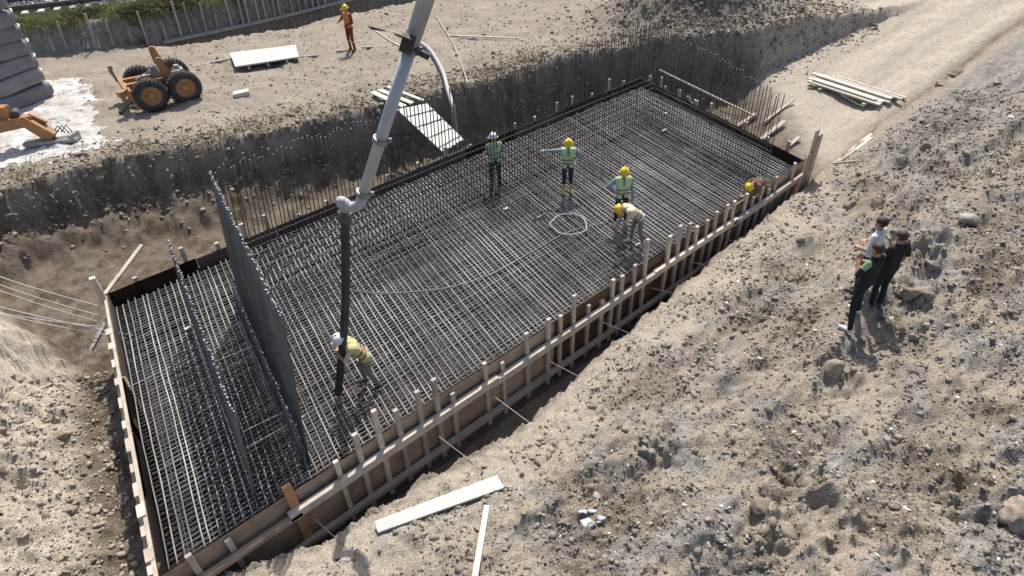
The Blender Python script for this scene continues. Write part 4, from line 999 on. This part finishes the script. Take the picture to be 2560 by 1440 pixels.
for pa, pb, lab in (((-11.6, 26.0), (-10.6, 26.3), "short timber poking out left of the white board"), ((-8.1, 26.3), (-7.4, 26.2), "thin timber at the right end of the white board"),
                    ((-6.75, 26.7), (-6.2, 26.75), "flat plank under the boots of the orange-clad worker"), ((-5.7, 26.75), (-4.7, 26.75), "slim lath lying right of the orange-clad worker"),
                    ((-2.3, 28.3), (.6, 27.2), "pale pole lying on the terrace right of the boom"), ((-9.6, 22.55), (-9.1, 22.75), "small pale block beside the chassis wheel")):
    za = gz(*pa)+.05; zb = gz(*pb)+.05; big = "block" in lab
    o = board("loose_timber", "timber_pale" if big or "pole" in lab else "timber_grey", None, V3(pa, za), V3(pb, zb), .3 if big else .07, .16 if big else .05); tag(o, lab, "timber")
# ramp down the bank
rt_ = [(-3.58, 20.54, .34), (-2.62, 20.98, .34)]; rbm = [(-1.95, 18.02, .05), (-1.36, 18.80, .05)]
rp = thing("plank_ramp", "pale plank gangway from the terrace down to the back formwork", "ramp", (-2.3, 19.5, .05))
T0, T1, B0_, B1_ = (Vector(p) for p in (*rt_, *rbm)); nrm = (B0_-T0).cross(T1-T0).normalized(); nrm = nrm if nrm.z > 0 else -nrm
for k in range(5):
    a = T0.lerp(T1, (k+.5)/5); b = B0_.lerp(B1_, (k+.5)/5)
    board("ramp_plank", "white_board", rp, a+nrm*jit(.01), b+nrm*jit(.01), (T1-T0).length/5-.014, .035, upv=nrm)
for k in (.2, .45, .7, .92):
    a = T0.lerp(B0_, k)+nrm*.035; b = T1.lerp(B1_, k)+nrm*.035; board("cleat", "timber_grey", rp, a, b, .05, .035, upv=nrm)
for k, (pa, pb, w) in enumerate((((-4.64, 22.17), (-3.35, 20.75), .20), ((-4.40, 22.33), (-3.1, 20.95), .17), ((-4.15, 22.6), (-2.75, 21.1), .12))):
    o = board("access_plank", "timber_pale", None, V3(pa, .33), V3(pb, .36+.02*k), w, .04)
    tag(o, ["access plank laid to the ramp head, on the left", "access plank laid to the ramp head, in the middle", "narrow access plank laid to the ramp head, on the right"][k], "plank")
for k, (pa, pb) in enumerate((((-4.9, 18.9), (-4.2, 18.75)), ((-4.55, 18.6), (-3.9, 18.7)))):
    o = board("pit_plank", "white_board", None, V3(pa, gz(*pa)+.10), V3(pb, gz(*pb)+.10), .16, .04); tag(o, ["white board end on the pit floor left of the boom, upper one", "white board end on the pit floor left of the boom, lower one"][k], "plank")
# pile of boards right of the pit
ps, pe = np.array((11.95, 24.35)), np.array((13.55, 22.05)); e_ = (pe-ps)/np.linalg.norm(pe-ps); nx = np.array((-e_[1], e_[0]))
zp = gz(12.7, 23.2)
for k, off in enumerate((.45, 1.75)):
    a = ps+e_*off*1.35-nx*.75; b = ps+e_*off*1.35+nx*.95
    o = board("bearer_timber", "timber", None, V3(a, zp+.07), V3(b, zp+.07), .11, .11); tag(o, ["bearer under the far end of the stacked boards", "bearer under the near end of the stacked boards"][k], "timber")
for k, (o_, da, db_, z, w, m) in enumerate(((-.55, 0, .05, .16, .17, "timber_pale"), (-.33, -.15, .0, .17, .18, "timber_pale"), (-.10, .05, .15, .16, .19, "timber_grey"), (.16, -.1, -.05, .17, .20, "timber_pale"), (.40, .0, .12, .16, .18, "timber_grey"), (.66, .35, .3, .16, .12, "timber"), (-.42, .1, -.2, .23, .18, "timber_pale"), (.05, -.25, .1, .24, .20, "timber_pale"), (.28, .4, .35, .235, .15, "timber_grey"))):
    o = board("stacked_board", m, None, V3(ps+nx*o_+e_*da, zp+z+.03), V3(pe+nx*(o_+.02)+e_*db_, zp+z+.03), w, .055)
    tag(o, ["lower board on the left edge of the pile on the track", "second lower board from the left in the pile on the track", "greyish middle lower board in the pile on the track", "broad lower board right of the middle of the track pile", "greyish lower board near the right of the track pile", "narrow lath on the right edge of the track pile", "upper board over the left of the pile on the track", "upper board over the middle of the pile on the track", "greyish upper board over the right of the track pile"][k], "board", "boards piled on the track")
for k, (pa, pb, w) in enumerate((((9.8, 18.1), (11.7, 19.25), .10), ((9.75, 17.8), (11.45, 18.75), .09), ((9.65, 17.6), (10.7, 18.15), .08), ((9.9, 17.75), (10.35, 17.2), .05))):
    o = board("loose_board", "timber_pale" if k < 2 else "timber", None, V3(pa, gz(*pa)+.07), V3(pb, gz(*pb)+.07), w, .05)
    tag(o, ["longest lath lying right of the tall corner boards", "second lath lying right of the tall corner boards", "short lath against the foot of the corner boards", "bent stick below the laths by the corner"][k], "board")
for k, (pa, pb, zoff, w) in enumerate((((9.4, 22.2), (10.6, 22.9), .12, .09), ((8.9, 21.2), (9.9, 21.7), .10, .16), ((9.6, 20.3), (10.0, 20.5), .08, .14), ((8.6, 22.6), (9.3, 22.9), .1, .12))):
    o = board("pit_timber", "timber_grey", None, V3(pa, gz(*pa)+zoff), V3(pb, gz(*pb)+zoff+.05), w, .05)
    tag(o, ["pale stick lying across the shadow edge behind the right curtain", "pale board behind the right curtain, nearest the formwork", "short pale board behind the right curtain", "pale offcut in the shade behind the right end formwork"][k], "timber")
# white board and post on the near bank
wz = [(-2.25, 5.70), (-2.33, 5.90), (-.36, 6.62), (-.24, 6.37)]
mb = MB(); zz = [gz(x, y)+.07 for x, y in wz]; zz = [max(zz[0], zz[1]), max(zz[0], zz[1]), max(zz[2], zz[3]), max(zz[2], zz[3])]
mb.add([(x, y, z) for (x, y), z in zip(wz, zz)]+[(x, y, z-.045) for (x, y), z in zip(wz, zz)], [(0, 1, 2, 3), (7, 6, 5, 4), (0, 4, 5, 1), (1, 5, 6, 2), (2, 6, 7, 3), (3, 7, 4, 0)])
o = mb.build("bank_board", "white_board", origin=(-1.3, 6.15, min(zz)-.05)); tag(o, "long white board lying on the near bank edge", "board")
o = board("bank_post", "timber_pale", None, (-.52, 6.0, gz(-.52, 6.0)+.06), (-.68, 4.55, gz(-.68, 4.55)+.06), .085, .075); tag(o, "pale square post lying beside the long white board", "post")

# ------------------------------------------------------------------ stones, clods and gravel
ROCK = []
ICO3 = ico(3)
for k in range(8):
    v, f = ICO3; q = v.copy(); rg = np.random.default_rng(50+k)
    for m_ in range(9):
        nv_ = rg.normal(0, 1, 3); nv_ /= np.linalg.norm(nv_); q = q-np.outer(np.maximum(0, q@nv_-rg.uniform(.42, .78)), nv_)
    q = q*np.array((1.15, .75+.07*(k % 4), .7))
    nn_ = fbm(q[:, 0]*2.3+k*11, q[:, 1]*2.3+q[:, 2]*2.9, 5, .62); q = q*(1+(.22 if k % 2 else .5)*nn_[:, None])
    for m in ("stone", "stone_grey"): ROCK.append((m, fast_mesh("rock", q, f, m)))
def rock(x, y, s, m, k, squash=1.0, sink=.25):
    me = [r for mm, r in ROCK if mm == m][k % 8]
    o = add("earth_clod" if m == "stone" else "loose_stone", me); o.location = (x, y, gz(x, y)+s*(.62*squash-sink)); o.rotation_euler = (jit(.4), jit(.4), jit(3.1)); o.scale = (s, s, s*squash); return o
big = [(2.10, 6.58, .16, "stone_grey", "dark rounded stone on the near bank above the litter"), (4.18, 5.54, .20, "stone", "large dark clod low on the near bank"), (4.05, 5.72, .17, "stone", "brown clod touching the large dark clod"), (5.64, 8.0, .17, "stone", "dark clod up the bank left of the bystanders' shadow"),
       (7.95, 9.78, .27, "stone", "big brown boulder right of the bystanders"), (1.22, 6.02, .10, "stone_grey", "pale flat stone left of the litter"), (6.75, 4.87, .24, "stone", "broad clod at the lower right edge"), (3.72, 4.86, .16, "stone", "dark clod at the bottom edge of the bank"),
       (8.88, 14.42, .20, "stone", "dark clod beside the end of the near formwork"), (12.2, 17.3, .22, "stone", "dark clump on the grey rubble slope"), (8.9, 10.9, .22, "stone_grey", "grey rock outcrop right of the bystanders"), (10.6, 12.6, .26, "stone_grey", "grey boulder half buried near the right edge"), (7.75, 10.0, .16, "stone_grey", "small grey rock behind the big brown boulder"),
       (15.75, 22.75, .36, "stone", "dark earth lump at the edge of the track"), (16.5, 23.25, .26, "stone", "earth lump right of the one at the track edge"), (3.4, 5.2, .15, "stone", "brown clod left of the large dark clod")]
for k, (x, y, s, m, lab) in enumerate(big):
    o = rock(x, y, s, m, k); tag(o, lab, "stone" if m == "stone_grey" else "clod")
def bank_points(n):
    y = rng.uniform(3.5, 20, n*3); x = rng.uniform(-6, 20, n*3)
    ye = np.interp(x, XE, YE); ok = (ye-y)*.77 > .35; ok &= (np.abs(x) < 3.2+y*.95)
    return x[ok][:n], y[ok][:n]
x, y = bank_points(520); den = fbm(x*.6+3, y*.6, 3); kk = 0
for i in np.argsort(-den)[:120]:
    s = float(np.clip(rng.lognormal(-2.95, .40), .04, .13)); o = rock(float(x[i]), float(y[i]), s, "stone" if rng.random() < .6 else "stone_grey", kk, 1.0, .3); kk += 1
    if o.name.startswith("earth"): tag(o, "lump of dry earth among the rubble on the near bank", "clod", "clods on the near bank")
    else: tag(o, "pale stone among the rubble on the near bank", "stone", "stones on the near bank")
for i in range(34):
    t = rng.random(); d_ = rng.uniform(.9, 3.2); p = A+(B-A)*(t*1.05-.1)+nl*(d_+.3); s = float(np.clip(rng.lognormal(-2.5, .4), .06, .2))
    o = rock(float(p[0]), float(p[1]), s, "stone", i, 1.0, .3); tag(o, "lump of pale earth on the mound left of the formwork", "clod", "clods on the left mound")
def gravel(name, x, y, s, mat, sink=.3, base=ICO0):
    z = ground_h(x, y)+s*.1
    return scatter(name, np.column_stack([x, y, z]), s, mat, base)
n = 120000
y = 3.4+18*rng.random(n)**1.7; x = rng.uniform(-6, 20, n); ok = ((np.interp(x, XE, YE)-y)*.77 > .12) & (np.abs(x) < 3.4+y*.95)
ok &= fbm(x*.62+31, y*.62, 3)*1.25+.62*rng.random(n)-.35*np.exp(-(((np.interp(x, XE, YE)-y)*.77)/.9)**2) > .16; x, y = x[ok], y[ok]
s = np.clip(rng.lognormal(-3.95, .45, len(x)), .009, .06)*(.75+y*.03); h = len(x)//2
gravel("gravel", x[:h], y[:h], s[:h], "stone"); gravel("gravel", x[h:], y[h:], s[h:], "stone_grey")
xm, ym = bank_points(3600); gravel("clod_rubble", xm, ym, np.clip(rng.lognormal(-3.15, .35, len(xm)), .025, .085), "stone", base=ICO1)
gravel("pale_gravel", x[::23]+.05, y[::23]+.04, s[::23]*1.1, "stone_pale")
n = 7000; t = rng.random(n); d_ = rng.uniform(.7, 4.5, n); P = A+np.outer(t*1.2-.25, (B-A))+np.outer(d_, nl); s = np.clip(rng.lognormal(-3.6, .5, n), .012, .09)
gravel("mound_gravel", P[:, 0], P[:, 1], s, "stone_tan")
n = 9000; x = rng.uniform(-17, 16, n); yc = np.interp(x, XC, YC); y = yc+rng.normal(.2, .8, n); s = np.clip(rng.lognormal(-3.3, .5, n), .015, .12)
gravel("terrace_rubble", x, y, s, "stone_tan")
n = 8000; x = rng.uniform(-15, 6, n); y = rng.uniform(18, 33, n); ok = (y > np.interp(x, XC, YC)+.2) & (y < np.interp(x, XW, YW)-1.5) & (fbm(x*.5+7, y*.8, 3)+.5*rng.random(n) > .15) & ((x > -12) | (y > 25)); x, y = x[ok], y[ok]
gravel("terrace_gravel", x, y, np.clip(rng.lognormal(-3.6, .45, len(x)), .012, .08), "stone_tan")
n = 6500; x = rng.normal(8.6, 2.4, n); y = rng.normal(28.6, 1.7, n); ok = y > np.interp(x, XC, YC)-.3; x, y = x[ok], y[ok]
gravel("mound_rubble", x, y, np.clip(rng.lognormal(-3.2, .5, len(x)), .02, .12), "stone")
n = 3600; x = rng.uniform(-16, 9, n); y = np.interp(x, XC, YC)+rng.normal(.45, .4, n); ok = fbm(x*.8+70, y*.8, 3)+.35*rng.random(n) > .12; x, y = x[ok], y[ok]
blades("dry_weeds", np.column_stack([x, y, ground_h(x, y)]), .20, "straw", .010, .6)
n = 1500; x, y = bank_points(n); blades("straw_litter", np.column_stack([x, y, ground_h(x, y)+.01]), .07, "straw", .006, 1.6)
# litter
lt = thing("plastic_litter", "crumpled white plastic litter on the near bank", "litter", (1.08, 5.56, gz(1.08, 5.56)))
for k in range(7):
    x = 1.08+jit(.16); y = 5.56+jit(.12); s = random.uniform(.04, .09); v, f = ICO1
    q = v*np.array((s*random.uniform(.6, 1.5), s*random.uniform(.4, 1), s*.22))*(1+rng.normal(0, .35, (len(v), 1)))+np.array((x-1.08, y-5.56, .03)); add("scrap", fast_mesh("scrap", q, f, "litter"), lt)
